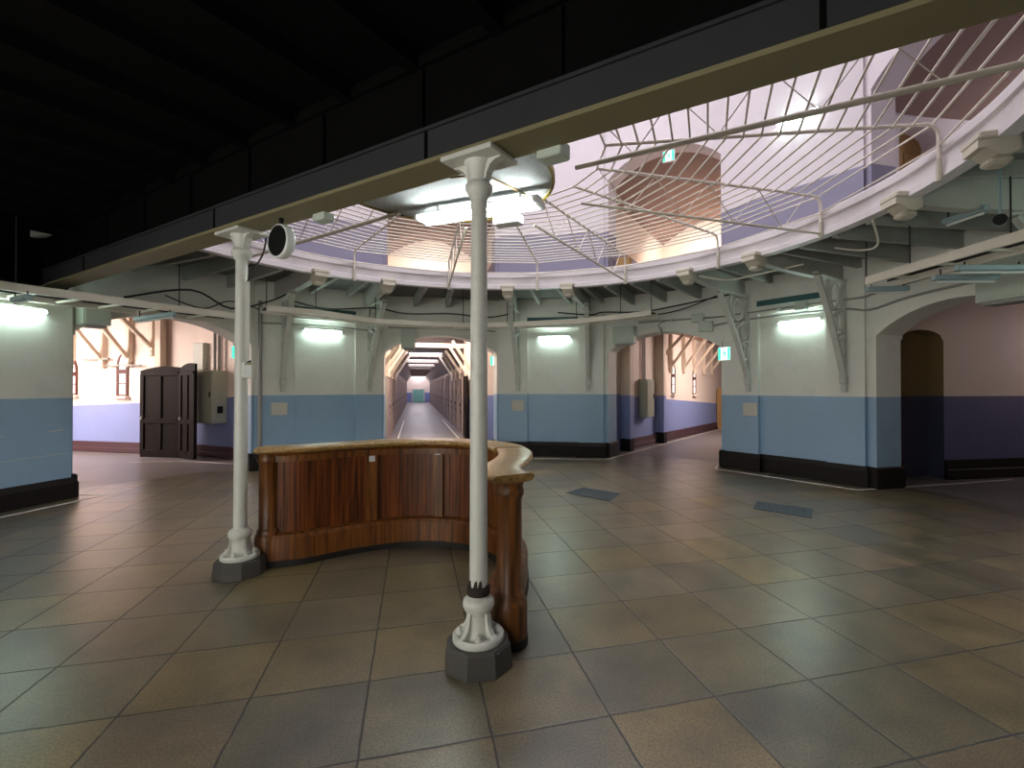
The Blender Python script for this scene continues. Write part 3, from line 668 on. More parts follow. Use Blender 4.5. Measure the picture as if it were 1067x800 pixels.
# ------------------------------------------------------------------ girder
S_G = -1.672; ZG = 2.95
m = MB(); Lg=6.25
def G(s,t,z): return fr(45,s,t,z)
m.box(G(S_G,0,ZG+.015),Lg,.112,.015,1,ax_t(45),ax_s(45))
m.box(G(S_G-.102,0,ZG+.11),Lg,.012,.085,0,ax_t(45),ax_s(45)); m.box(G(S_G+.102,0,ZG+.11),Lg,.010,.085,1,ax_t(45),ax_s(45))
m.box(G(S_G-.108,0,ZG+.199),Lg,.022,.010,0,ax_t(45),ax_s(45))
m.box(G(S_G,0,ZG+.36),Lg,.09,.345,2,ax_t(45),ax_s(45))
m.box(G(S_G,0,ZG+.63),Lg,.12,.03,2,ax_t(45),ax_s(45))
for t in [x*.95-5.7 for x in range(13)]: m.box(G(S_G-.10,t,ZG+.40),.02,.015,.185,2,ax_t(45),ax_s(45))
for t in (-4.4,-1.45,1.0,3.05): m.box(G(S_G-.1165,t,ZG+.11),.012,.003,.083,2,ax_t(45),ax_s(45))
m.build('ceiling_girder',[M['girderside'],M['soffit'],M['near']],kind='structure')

# ------------------------------------------------------------------ columns
def column(loc, label, rust):
    x,y = loc; e = empty('column',(x,y,0),label,'column'); c=(x,y,0)
    m = MB(); m.lathe([(.205,.002),(.205,.02),(.192,.125),(.182,.14)],c,8,0,False,ph=rad(20)); m.build('stone_base', M['stone'], e)
    m = MB(); m.lathe([(.142,.138),(.150,.146),(.150,.172),(.143,.182),(.128,.182),(.122,.174),(.085,.170),(.078,.178),(.071,.21),(.068,.27),(.070,.305),(.082,.318),(.090,.335),(.092,.352),(.088,.372),(.074,.385),(.060,.392),(.055,.40)],c,30)
    fl=m.build('base_flange', M['colpaint'], e)
    m = MB(); ph0=rad(262+45)
    for k in range(4):
        a=2*PI*k/4+ph0; d=Vector((math.cos(a),math.sin(a),0)); t=Vector((-d.y,d.x,0)); p=Vector(c)
        m.prism([p+d*r+ZU*z-t*.013 for r,z in ((.05,.165),(.142,.165),(.140,.186),(.118,.196),(.098,.222),(.084,.265),(.078,.31),(.05,.31))], t*.026)
    m.build('ribs', M['colpaint'], fl)
    for k in range(4):
        a=2*PI*k/4+ph0+PI/4; m = MB(); m.lathe([(.021,.170),(.021,.192),(.013,.194),(.013,.212),(.0,.214)],(x+.112*math.cos(a),y+.112*math.sin(a),0),6); m.build('bolt', M['colpaint'], e)
    m = MB(); m.lathe([(.053,.40),(.052,.8),(.050,1.6),(.047,2.72)],c,28); sh=m.build('shaft', M['colpaint'], e)
    if rust:
        m = MB(); m.lathe([(.066,.402),(.068,.42),(.067,.445),(.056,.452)],c,24); 
        rnd=random.Random(3)
        for k in range(9):
            a=2*PI*k/9+rnd.uniform(-.2,.2); h=rnd.uniform(.02,.07); d=Vector((math.cos(a),math.sin(a),0)); t=Vector((-d.y,d.x,0)); w=rnd.uniform(.008,.02)
            P=Vector((x,y,.44))+d*.0545; m.prism([P-t*w,P+t*w,P+t*w*.6+ZU*h,P-t*w*.2+ZU*h*.8], -d*.006)
        m.build('rust_collar', M['rust'], e)
    m = MB(); m.lathe([(.046,2.70),(.053,2.712),(.057,2.722),(.072,2.742),(.081,2.762),(.081,2.782),(.070,2.798),(.061,2.804),(.062,2.812),(.064,2.84),(.069,2.87),(.077,2.90),(.088,2.922)],c,28); m.build('capital', M['colpaint'], e)
    m = MB(); X,Y=ax_t(45),ax_s(45); p=Vector((x,y,2.935)); m.box(p,.185,.135,.0145,0,X,Y,bev=.006)
    for sgn in (-1,1):
        q=Vector((x,y,0)); pr=[q+X*sgn*r+ZU*z-Y*.026 for r,z in ((.05,2.81),(.066,2.815),(.076,2.85),(.10,2.888),(.135,2.91),(.17,2.916),(.17,2.925),(.05,2.925))]; m.prism(pr, Y*.052)
    m.build('bearing_plate', M['colpaint'], e)
    return e
colF = (-.255,-2.105); colL = (-2.075,-.245)
column(colF, 'white iron column at the open end of the wooden counter, its foot rusted black', True)
column(colL, 'white iron column left of the wooden counter with a call box on it', False)
# cable trunking and call box on the left column
m = MB(); dv=(Vector((-.62,-4.93,0))-Vector((*colL,0))).normalized(); sd=Vector((-dv.y,dv.x,0)); sd = sd if sd.x>0 else -sd
q=Vector((*colL,0))+sd*.045+dv*.052
m.box(q+ZU*2.16,.017,.012,.36,0,sd,dv); m.build('cable_trunking', M['colpaint'], label='white cable trunking down the left column above the call box', cat='trunking')
e = empty('call_box', q+ZU*1.70, 'small white call box with a black and yellow mark on the left column', 'box')
m = MB(); m.box(q+ZU*1.755+sd*.0,.036,.022,.066,0,sd,dv,bev=.006); m.build('body', M['whitebody'], e)
m = MB(); f=q+sd*.0+dv*.023
m.prism([f+ZU*1.80+sd*x+ZU*z for x,z in ((-.026,0),(.03,0),(.03,.02))], dv*.003,0)
m.prism([f+ZU*1.84-sd*.005+sd*x+ZU*z for x,z in ((-.022,-.04),(.0,-.025),(.033,-.018),(.033,.004),(.008,-.01))], dv*.004,1); m.build('mark',[M['yellow'],M['black']], e)
m = MB(); m.tube(catmull([q+ZU*2.52,q+ZU*2.62+sd*.04+dv*.02,q+ZU*2.72+sd*.09,q+ZU*2.80+sd*.12,q+ZU*2.93+sd*.14],6),.008,6); m.build('cable', M['cable'], label='black cable curling from the left column up to the girder', cat='cable')

# round clock hanging from the girder
e = empty('hanging_clock',G(S_G,-.66,2.95),'round black faced clock with a white rim hanging under the girder beside the left column','clock')
cn = G(S_G-.0,-.66,2.765); nrm=-ax_s(45); tt=ax_t(45)
def disc_pts(c,r,off,n=32): return [c+nrm*off+(tt*math.cos(2*PI*k/n)+ZU*math.sin(2*PI*k/n))*r for k in range(n)]
m = MB(); m.grid([disc_pts(cn,.118,-.045),disc_pts(cn,.13,-.04),disc_pts(cn,.135,-.02),disc_pts(cn,.135,.02),disc_pts(cn,.13,.035),disc_pts(cn,.122,.036)],0,True,True); m.face(disc_pts(cn,.118,-.045)[::-1]); m.build('case', M['whitebody'], e)
m = MB(); m.grid([disc_pts(cn,.124,.03),disc_pts(cn,.122,.034)],0,False,True); m.face(disc_pts(cn,.122,.034)); m.build('face', M['black'], e)
m = MB(); m.tube([cn+ZU*.13,cn+ZU*.2],.018); m.build('hanger', M['black'], e)

# ------------------------------------------------------------------ the wooden counter
half = [(0,-.07),(.25,-.10),(.47,-.19),(.68,-.36),(.85,-.58),(.98,-.82),(1.06,-1.02),(1.13,-1.19),(1.25,-1.34),(1.40,-1.43)]
path2 = [(-t,s) for t,s in half[::-1]][:-1]+half
path2[0] = (-1.36,-1.43)
pth = catmull([Vector((t,s,0)) for t,s in path2],10)
# resample by arc length
acc=[0.]
for i in range(1,len(pth)): acc.append(acc[-1]+(pth[i]-pth[i-1]).length)
LT = acc[-1]
def at(l):
    l=max(0.,min(LT,l)); i=1
    while i < len(acc)-1 and acc[i] < l: i += 1
    f=(l-acc[i-1])/(acc[i]-acc[i-1]); p=pth[i-1].lerp(pth[i],f); i0=max(i-2,0); i1=min(i+1,len(pth)-1); d=(pth[i1]-pth[i0]).normalized()
    return p,d
def cw(l,n,z):
    "point of the counter: arc length, offset to the outside, height"
    p,d=at(l); nn=Vector((-d.y,d.x,0)); p=p+nn*n; v=fr(45,p.y,p.x,z); return v
def swp(m, l0, l1, prof, mi=0, step=.05, smooth=False):
    k=max(2,int((l1-l0)/step)+1); rows=[[cw(l0+(l1-l0)*i/(k-1),n,z) for n,z in prof] for i in range(k)]
    m.grid(rows,mi,smooth,True); m.face(rows[0],mi); m.face(rows[-1][::-1],mi)
ctr = empty('counter', fr(45,-.07,0,0), 'curved wooden guard counter with panelled sides in the middle of the floor', 'counter')
E_=.05
m = MB(); swp(m,E_,LT-E_,[(-.11,.004),(.11,.004),(.11,.055),(-.11,.055)]); m.build('kickboard', M['kick'], ctr)
m = MB(); swp(m,E_,LT-E_,[(-.10,.05),(.10,.05),(.10,.245),(.085,.275),(.045,.288),(-.045,.288),(-.085,.275),(-.10,.245)]); m.build('plinth', M['wood2'], ctr)
m = MB(); swp(m,E_,LT-E_,[(-.055,.93),(.055,.93),(.055,.985),(.085,1.02),(-.085,1.02),(-.055,.985)]); m.build('top_rail', M['wood2'], ctr)
st=[E_+.02,.98,1.66,2.40,LT-.98,LT-E_-.02]; nP=len(st)-1
for i in range(nP):
    a,b=st[i],st[i+1]; m = MB(); nb=max(4,int((b-a)/.115))
    for k in range(nb):
        l0=a+(b-a)*k/nb+.003; l1=a+(b-a)*(k+1)/nb-.003
        swp(m,l0,l1,[(-.018,.285),(.018,.285),(.018,.93),(-.018,.93)],0,.04)
    swp(m,a,b,[(-.008,.285),(.008,.285),(.008,.93),(-.008,.93)],0,.05)
    m.build('panel', M['wood'], ctr)
for l in st[1:-1]:
    m = MB(); swp(m,l-.055,l+.055,[(-.05,.27),(.05,.27),(.05,.94),(-.05,.94)],0,.03); m.build('stile', M['wood2'], ctr)
def newel(l, nm='newel_post'):
    c=cw(l,0,0); m = MB(); m.lathe([(.115,.05),(.115,.25),(.108,.28),(.095,.292),(.098,.31),(.088,.33),(.080,.34),(.080,.91),(.086,.92),(.094,.94),(.094,.965),(.086,.985),(.10,1.02)],(c.x,c.y,0),24); o=m.build(nm, M['wood2'], ctr)
    m = MB(); m.lathe([(.12,.004),(.12,.055)],(c.x,c.y,0),24); m.build('newel_foot', M['kick'], o)
newel(.07); newel(LT-.07)
tp=[(-.13,1.022),(-.10,1.016),(.10,1.016),(.13,1.022),(.145,1.038),(.142,1.056),(.12,1.068),(-.12,1.068),(-.142,1.056),(-.145,1.038)]
lj=.99
m = MB(); swp(m,-.0,lj,tp,0,.04,True); p,d=at(0.); m.build('counter_top', M['woodtop'], ctr)
m = MB(); swp(m,lj+.002,LT*.66,[(n*1.08-.01,z+.004) for n,z in tp],0,.04,True); m.build('counter_top', M['woodtop'], ctr)
m = MB(); swp(m,LT*.66+.002,LT,tp,0,.04,True); m.build('counter_top', M['woodtop'], ctr)
for l,z,lb in ((st[1],.90,0),(st[2],.93,1)):
    m = MB(); p,d=at(l); 
    pr=[cw(l-.03,-.0515,z-.028),cw(l+.03,-.0515,z-.028),cw(l+.03,-.0515,z+.028),cw(l-.03,-.0515,z+.028)]
    if lb: pr=[cw(l-.028,-.0515,z-.01),cw(l+.028,-.0515,z-.01),cw(l+.028,-.0515,z+.01),cw(l-.028,-.0515,z+.01)]
    nn=(cw(l,-.06,z)-cw(l,-.05,z)).normalized(); m.prism(pr, nn*.002); 
    m.build('paper_tag', M['paper2'], ctr)

# ------------------------------------------------------------------ cage over the opening
cage = empty('guard_cage', Vector((0,0,3.5)), 'cream wire guard cage spread over the round opening', 'cage')
ZW = 3.985
ribs=[-67.5,-45,-22.5,0,22.5,45,67.5,90,112.5,135,157.5]
DC = Vector((-.39,-.07,0)); DR = 1.15
def zrib(r): return ZW+.015*(4.3-r)/3
for a in ribs:
    big = a in (-45,135)
    m = MB(); p=[pol(a,4.27,3.47),pol(a,4.27,3.86)]
    for k in range(1,6): b=PI/2*k/5; p.append(pol(a,4.27-.10*(1-math.cos(b)),3.86+.12*math.sin(b)))
    p += [pol(a,r,zrib(r)) for r in (3.6,2.8,2.0,1.3)]
    m.tube(p,.017,8); m.build('rib', M['cage'], cage)
    m = MB(); m.tube([pol(a,4.27,3.46),pol(a,4.27,3.66)],.025,8); m.build('socket', M['block'], cage)
for a in (-45,0,45,90,135):
    m = MB(); r=.024 if a in (-45,135) else .016
    m.tube([pol(a,4.33 if a in (45,90,0) else 4.45,3.52),pol(a,1.12,3.60)],r,8); m.build('lower_chord', M['pipe'], cage)
    m = MB(); zz=[]
    for k in range(9):
        rr=4.05-k*.34; zz.append(pol(a,rr,zrib(rr)-.01 if k%2==0 else 3.52+.08*(4.33-rr)/3.2))
    m.tube(zz,.007,6); m.build('lacing', M['cage'], cage)
for k in range(19):
    r=1.30+.162*k
    m = MB(); m.tube([pol(a,r,zrib(r)-.015) for a in ribs],.0105,6); m.build('wire', M['cage'], cage)
m = MB(); m.tube([pol(a,4.27,3.78) for a in ribs],.0105,6); m.build('wire', M['cage'], cage)

# round board at the centre, its rim, the lamp under it
e = empty('centre_board', DC+ZU*3.65, 'round grey ceiling board with a yellow and black rim above the white column', 'board')
m = MB(); n=48
def ringp(r,z): return [DC+Vector((r*math.cos(2*PI*k/n),r*math.sin(2*PI*k/n),z)) for k in range(n)]
m.face(ringp(DR-.02,3.65)[::-1]); m.face(ringp(DR-.02,3.70)); m.build('panel', M['disc'], e)
m = MB(); m.grid([ringp(DR-.03,3.635),ringp(DR,3.635),ringp(DR,3.70),ringp(DR-.03,3.70),ringp(DR-.03,3.635)],0,False,True)
m.build('rim', M['yellow'], e)
m = MB()
for k in range(3):
    a0=2*PI*(.03+k*.31); pts_=[DC+Vector(((DR+.004)*math.cos(a0+.045*i),(DR+.004)*math.sin(a0+.045*i),3.668)) for i in range(16)]; m.tube(pts_,[.012]*16,6)
m.build('black_edging', M['black'], e)
lA,lB = Vector((-.56,.66,3.44)),Vector((.62,-.19,3.44)); ld=(lB-lA).normalized(); lw=Vector((-ld.y,ld.x,0)); lc=(lA+lB)/2; LH=(lB-lA).length/2
m = MB(); m.tube([lc-lw*.55+ld*.0+ZU*.195,lc-lw*.5+ld*.35+ZU*.195,lc+lw*.1+ld*.52+ZU*.195],.01,6); m.build('conduit', M['tan'], e)
lamp = empty('ceiling_lamp', lc, 'lit twin tube ceiling lamp hanging under the round board behind the white column', 'lamp')
m = MB(); m.box(lc+ZU*.085,LH,.072,.03,0,ld,lw,bev=.01); m.box(lc+ZU*.05-ld*(LH-.02),.018,.13,.03,0,ld,lw); m.box(lc+ZU*.05+ld*(LH-.02),.018,.13,.03,0,ld,lw); m.build('body', M['whitebody'], lamp)
for o in (-.075,.075): m = MB(); m.tube([lc+lw*o-ld*(LH-.04)+ZU*.03,lc+lw*o+ld*(LH-.04)+ZU*.03],.018,10); m.build('tube', M['tubehall'], lamp)
m = MB(); m.box(lc+ld*.33+lw*.08-ZU*.06,.15,.07,.05,0,ld,lw,bev=.01); m.build('battery_box', M['whitebody'], lamp)
m = MB()
for o in (-.5,.5): m.tube([lc+ld*o+ZU*.13,lc+ld*o+ZU*.21],.012,6)
m.build('hanger', M['whitebody'], lamp)
m = MB(); m.box(G(S_G+.12,-.30,2.985)-ZU*.06,.07,.05,.03,0,ax_t(45),ax_s(45),bev=.008); m.build('junction_box', M['palebox'], label='small pale box under the girder between both columns', cat='box')
m = MB(); m.box(G(S_G+.16,1.72,2.95),.08,.06,.045,0,ax_t(45),ax_s(45),bev=.008); m.build('junction_box', M['palebox'], label='small pale box at the girder edge right of the front column', cat='box')

# ------------------------------------------------------------------ iron brackets on the wall panels
def bracket_proto():
    e = empty('bracket',(0,0,0),'x','bracket'); w=.03; H=1.62; L=1.0
    X=Vector((1,0,0)); Y=Vector((0,1,0))
    def bar(m,pts,h,w_):                       # flat bar following points in the x-z plane
        n=len(pts); rows=[]
        for i,(x,z) in enumerate(pts):
            a=pts[max(i-1,0)]; b=pts[min(i+1,n-1)]; d=Vector((b[0]-a[0],0,b[1]-a[1])).normalized(); nn=Vector((-d.z,0,d.x)); p=Vector((x,0,z))
            rows.append([p+nn*h-Y*w_,p+nn*h+Y*w_,p-nn*h+Y*w_,p-nn*h-Y*w_])
        m.grid(rows,0,False,True); m.face(rows[0]); m.face(rows[-1][::-1])
    m = MB(); bar(m,[(.03,.0),(.03,.5),(.03,1.1),(.03,H)],.022,.03); m.build('wall_bar', M['iron'], e, local=True)
    m = MB(); sp=[(.06,.03)]
    for k in range(1,11):
        f=k/10; sp.append((.06+(L-.06)*f-.05*math.sin(PI*f)*1.0, .03+(H-.06)*f+.03*math.sin(PI*f)))
    bar(m,sp,.024,.045); m.build('strut', M['iron'], e, local=True)
    m = MB(); bar(m,[(.0,H),(.5,H),(L+.06,H)],.018,.04); m.build('top_bar', M['iron'], e, local=True)
    def ring(c,r,rz=None):
        m = MB(); rz=rz or r; bar(m,[(c[0]+r*math.cos(2*PI*k/20),c[1]+rz*math.sin(2*PI*k/20)) for k in range(21)],.012,.022); m.build('scroll', M['iron'], e, local=True)
    ring((.135,.52),.075,.14); ring((.20,.93),.115,.15); ring((.40,1.33),.16,.2); 
    m = MB(); bar(m,[(.05,1.55),(.13,1.42),(.14,1.25),(.05,1.12)],.012,.022); m.build('scroll', M['iron'], e, local=True)
    m = MB(); bar(m,[(.60,1.58),(.66,1.45),(.62,1.3),(.52,1.16)],.012,.022); m.build('scroll', M['iron'], e, local=True)
    m = MB(); bar(m,[(.05,.74),(.15,.74),(.30,.66)],.014,.022); bar(m,[(.05,1.1),(.2,1.12),(.45,.98)],.014,.022); m.build('tie', M['iron'], e, local=True)
    m = MB(); m.box((.05,0,-.04),.05,.055,.05,0,bev=.012); m.box((.035,0,-.16),.035,.045,.07,0,bev=.012); m.box((.07,0,.03),.06,.06,.02,0,bev=.01); m.build('foot', M['iron'], e, local=True)
    return e
bp = bracket_proto(); first=True
for ang,us,nm in ((-22.5,(-.76,.93),'the wall left of the corridor'),(22.5,(-.77,.88),'the wall right of the corridor'),(67.5,(-.73,.95),'the wall left of the dark arch'),(112.5,(-.77,.9),'the wall beyond the dark arch')):
    for u,sd_ in zip(us,('left','right')):
        loc=fr(ang,D-.002,u,1.76); d=-ax_s(ang); rz=math.atan2(d.y,d.x)
        lb='white openwork iron bracket on %s, %s of its lamp'%(nm,sd_) if ang<100 else 'white openwork iron bracket on %s, the %s one'%(nm,'nearer' if u<0 else 'farther')
        if first: bp.location=loc; bp.rotation_euler=(0,0,rz); bp['label']=lb; bp['group']='iron brackets under the gallery'; first=False
        else: dup(bp,loc,rz,lb,'iron brackets under the gallery')

# ------------------------------------------------------------------ wall lamps
def strip_proto():
    e = empty('wall_lamp',(0,0,0),'x','lamp')
    m = MB(); m.box((0,-.03,.022),.37,.025,.02,0,bev=.006); m.box((-.365,-.05,.0),.012,.025,.025,0); m.box((.365,-.05,.0),.012,.025,.025,0); m.build('body', M['pipegrey'], e, local=True)
    m = MB(); m.tube([(-.355,-.075,-.012),(.355,-.075,-.012)],.014,10); m.build('tube', M['tubewall'], e, local=True)
    return e
wl = strip_proto()
def hang(o, ang, u, z, n=0., first=False, label='', group=None):
    loc=fr(ang,D-n,u,z); rz=-rad(ang)
    if first: o.location=loc; o.rotation_euler=(0,0,rz); o['label']=label; o['group']=group; return o
    return dup(o,loc,rz,label,group)
hang(wl,-22.5,.0,2.80,-.085,True,'lit tube lamp on the wall between the left passage and the corridor','lit wall lamps')
hang(wl,22.5,.08,2.80,-.085,False,'lit tube lamp on the wall between the corridor and the right passage','lit wall lamps')
hang(wl,67.5,.2,2.80,-.085,False,'lit tube lamp on the wall between the right passage and the dark arch','lit wall lamps')
hang(wl,-67.5,.5,2.66,0,False,'lit tube lamp on the wall at the left edge of the picture','lit wall lamps')
ul = dup(wl,fr(67.5,D,.22,6.45),-rad(67.5),'lit tube lamp on the upstairs wall seen through the cage','lit wall lamps')
hang(wl,112.5,.3,2.80,0,False,'lit tube lamp on the wall beyond the dark arch','lit wall lamps')
for ang,u,nm in ((-22.5,-.82,'the wall left of the corridor'),(22.5,-.78,'the wall right of the corridor'),(67.5,-.70,'the wall left of the dark arch')):
    m = MB(); m.box(fr(ang,D-.012,u,1.19),.145,.012,.125,0,ax_t(ang),ax_s(ang),bev=.004); m.build('notice_board', M['paper'], label='blank cream board on the blue dado of '+nm, cat='board', group='blank cream boards')

# ------------------------------------------------------------------ exit signs
def exit_sign(c, nrm_, label, w=.15, h=.13):
    n=Vector(nrm_).normalized(); X=Vector((-n.y,n.x,0)); c=Vector(c)
    e = empty('exit_sign', c-ZU*h, label, 'sign','green exit signs')
    m = MB(); m.box(c,w,.03,h,0,X,n,bev=.008); m.build('case', M['whitebody'], e)
    m = MB(); m.box(c+n*.0315,w-.012,.002,h-.012,0,X,n); m.build('face', M['exitwhite'], e)
    def P(x,z): return c+n*.0345+X*x*w+ZU*z*h
    m = MB()
    for poly_ in ([(-.9,-.88),(-.52,-.88),(-.52,.88),(-.9,.88)],[(.56,-.88),(.9,-.88),(.9,.88),(.56,.88)],      # green doorway sides
                  [(.02,.5),(.12,.36),(.2,.5),(.12,.66)],                                                         # head
                  [(-.12,.3),(.1,.36),(.2,.0),(.02,-.12)],                                                        # body
                  [(-.12,.3),(-.34,.1),(-.3,.0),(-.08,.16)],[(.1,.3),(.34,.12),(.3,.02),(.1,.14)],                # arms
                  [(.02,-.12),(.2,0),(.32,-.4),(.2,-.46)],[(.02,-.12),(.14,-.06),(-.1,-.44),(-.36,-.46),(-.34,-.34),(-.16,-.3)]):  # legs
        m.prism([P(x,z) for x,z in poly_], n*.001)
    m.build('pictogram', M['green'], e)
    m = MB()
    for x in (-.07,.07): m.tube([c+X*x+ZU*h,c+X*x+ZU*(h+.12)],.008,6)
    m.build('hanger', M['pipegrey'], e)
    return e
exit_sign((1.33,7.0,2.28),-ax_s(0),'green and white exit sign hanging at the right side of the corridor arch',.13,.125)
exit_sign(fr(45,6.45,1.32,2.30),-ax_s(45)+ax_t(45)*-.5,'green and white exit sign hanging in the right passage arch',.15,.14)
exit_sign(fr(-45,7.0,1.29,2.31),-ax_s(-45),'green and white exit sign hanging in the left passage arch beside the left column',.13,.13)
exit_sign(fr(45,6.4,.20,6.58),-ax_s(45),'green and white exit sign hanging upstairs in the right passage arch',.13,.12)

# ------------------------------------------------------------------ pale boxes beside the arch crowns
def hung_box(ang, t0, t1, z0, z1, dp, label, s=6.49):
    e = empty('shutter_box', fr(ang,s-dp/2,(t0+t1)/2,z0), label, 'box')
    c=fr(ang,s-dp/2,(t0+t1)/2,(z0+z1)/2); m = MB(); m.box(c,(t1-t0)/2,dp/2,(z1-z0)/2,0,ax_t(ang),ax_s(ang),bev=.008); m.build('body', M['palebox'], e)
    m = MB(); m.box(fr(ang,s-dp-.006,(t0+t1)/2,(z0+z1)/2),(t1-t0)/2-.03,.006,(z1-z0)/2-.03,0,ax_t(ang),ax_s(ang),bev=.004); m.build('cover', M['palebox'], e)
    m = MB(); m.box(fr(ang,s-dp/2,(t0+t1)/2,z0-.02),(t1-t0)/2-.05,dp/2-.04,.02,0,ax_t(ang),ax_s(ang)); m.build('outlet', M['pipegrey'], e)
hung_box(45,-1.05,-.55,2.60,2.98,.22,'pale metal box hung at the left of the right passage arch')
hung_box(0,-.92,-.60,2.50,2.95,.16,'pale metal box hung at the left of the corridor arch')
hung_box(-45,-1.28,-.95,2.54,2.80,.30,'pale metal box with a cable hung at the left passage arch')
hung_box(90,.44,1.15,2.66,3.24,.32,'large pale metal box hung over the dark arch at the right edge')

# ------------------------------------------------------------------ cable trays
def tray(pts_, w, label, out=1, z=None):
    pts_=[Vector(p) for p in pts_]; e = empty('cable_tray', pts_[0], label, 'tray')
    nor=[]
    for i,p in enumerate(pts_):
        d=(pts_[min(i+1,len(pts_)-1)]-pts_[max(i-1,0)]); d.z=0; d=d.normalized(); nor.append(Vector((-d.y,d.x,0))*out)
    for off in (0,w):
        m = MB(); rows=[]
        for p,n in zip(pts_,nor):
            q=p+n*off; rows.append([q+n*.018+ZU*.05,q-n*.018+ZU*.05,q-n*.018-ZU*.05,q+n*.018-ZU*.05])
        m.grid(rows,0,False,True); m.face(rows[0]); m.face(rows[-1][::-1]); m.build('side_rail', M['tray'], e)
    L=0.
    for i in range(len(pts_)-1):
        a,b=pts_[i],pts_[i+1]; k=max(1,int((b-a).length/.42))
        for j in range(k):
            f=(j+.5)/k; p=a.lerp(b,f); n=nor[i].lerp(nor[i+1],f).normalized(); d=Vector((n.y,-n.x,0))
            m = MB(); m.box(p+n*w/2-ZU*.02,.018,w/2,.014,0,d,n); m.build('rung', M['tray'], e)
    m = MB()
    for o in (.25,.45,.7):
        m.tube([p+n*w*o+ZU*(.012+.006*math.sin(7*o+i)) for i,(p,n) in enumerate(zip(pts_,nor))],.014,6)
    m.build('cables', M['cable'], e)
    if w>.6:  # wide tray's board, added to block lamp light upward and form the dark slab
        m = MB(); m.grid([[p+n*.02+ZU*.03,p+n*(w-.02)+ZU*.03,p+n*(w-.02)+ZU*.045,p+n*.02+ZU*.045] for p,n in zip(pts_,nor)],0,False,True); m.build('cover_board', M['kick'], e)
    for i in range(0,len(pts_)):
        p,n=pts_[i],nor[i]
        m = MB(); m.tube([p+n*.0+ZU*.05,p+n*.0+ZU*(3.69-p.z)],.008,6); m.build('hanging_rod', M['cable'], e)
tray([(-5.9,.9,2.8),(-5.23,2.18,2.8),(-4.08,3.5,2.8),(-3.45,4.03,2.79)],.78,'cream cable tray hung before the left wall and left passage')
tray([pol(-36,5.25,2.97),pol(-27,5.25,3.0),pol(-15,5.3,2.93),pol(4,5.3,2.92),pol(14,5.3,2.95)],.34,'cream cable tray hung before the corridor arch',1)
tray([pol(15.5,5.3,2.95),pol(30,5.25,2.99),pol(40,5.25,3.03),pol(47,5.2,3.06)],.34,'cream cable tray hung before the wall right of the corridor',1)
tray([(5.01,.03,2.98),(4.9,-.62,2.98),(4.72,-1.7,2.98),(4.45,-3.0,2.98)],.42,'cream cable tray hung before the dark arch at the right',1)

# ------------------------------------------------------------------ conduits, small boxes, cables on the right wall
def conduit(pts_, r, label, m_='pipegrey', name='conduit', cat='conduit', k=5):
    m = MB(); m.tube(catmull(pts_,k),r,7); return m.build(name, M[m_], label=label, cat=cat)
conduit([fr(45,6.46,-.5,3.06),fr(45,6.46,.6,3.06),fr(45,6.43,1.33,3.06),fr(67.5,D-.04,-1.0,3.06),fr(67.5,D-.04,.5,3.07),fr(67.5,D-.04,1.22,3.07),fr(90,6.46,-1.2,3.10),fr(90,6.46,-.2,3.20)],.017,'thin grey conduit running from the right passage arch past the lamp to the dark arch')
conduit([fr(45,6.46,.9,2.86),fr(67.5,D-.03,-1.1,2.92),fr(67.5,D-.03,-.2,2.94),fr(67.5,D-.03,.9,2.92),fr(90,6.46,-1.25,2.86),fr(90,6.46,-.6,2.95),fr(90,6.46,.4,3.0)],.02,'grey conduit running over the lamp left of the dark arch')
conduit([fr(-22.5,D-.03,-1.2,2.87),fr(-22.5,D-.03,0,2.90),fr(-22.5,D-.03,1.2,2.86)],.017,'grey conduit running above the lamp left of the corridor')
conduit([fr(0,6.47,-1.2,2.98),fr(0,6.47,0,2.99),fr(0,6.47,1.25,2.95)],.017,'grey conduit running over the corridor arch')
conduit([fr(-22.5,D-.04,-1.16,.4),fr(-22.5,D-.04,-1.16,2.0),fr(-22.5,D-.04,-1.16,3.3)],.035,'thick grey pipe up the wall corner beside the left passage arch')
conduit([fr(45,6.46,.0,2.92),fr(45,6.46,.05,2.75),fr(45,6.46,-.05,2.98),fr(45,6.46,.1,3.05)],.012,'short looped grey conduit above the right passage arch')
for ang,u,z,w,h,lb in ((45,.78,3.06,.12,.09,'small pale junction box above the crown of the right passage arch'),(45,.95,2.88,.14,.11,'square pale junction box above the exit sign of the right passage'),(67.5,.28,3.06,.10,.08,'small pale junction box above the lamp left of the dark arch'),(67.5,-.1,3.06,.035,.035,'tiny conduit coupling left of the junction box above the lamp'),(45,.25,3.06,.035,.035,'tiny conduit coupling above the right passage arch'),(90,-.72,3.12,.05,.04,'small conduit box on the wall above the dark arch')):
    m = MB(); m.box(fr(ang,D+(.0 if ang==67.5 else .04)-.05,u,z),w,.05,h,0,ax_t(ang),ax_s(ang),bev=.01); m.build('junction_box', M['palebox'], label=lb, cat='box')
conduit([fr(22.5,D-.25,.2,3.33),fr(22.5,D-.4,.95,3.24),fr(45,6.1,-1.2,3.30),fr(45,6.0,-.3,3.22),fr(45,6.0,.4,3.28),fr(67.5,D-.6,-.75,3.36)],.016,'black sagging cable from the wall right of the corridor to the next bracket','cable','cable','cable')
conduit([fr(45,6.1,-1.2,3.22),fr(45,6.0,-.3,3.13),fr(45,6.05,.5,3.2),fr(67.5,D-.7,-.78,3.40)],.012,'thinner black cable sagging above the right passage arch','cable','cable','cable')
conduit([fr(-45,5.9,-.9,2.95),fr(-45,5.7,-.1,3.18),fr(-45,5.9,.6,3.0),fr(-45,5.8,1.2,3.2),fr(-22.5,D-.6,-.8,3.38)],.016,'black tangled cable hanging above the left passage arch','cable','cable','cable')
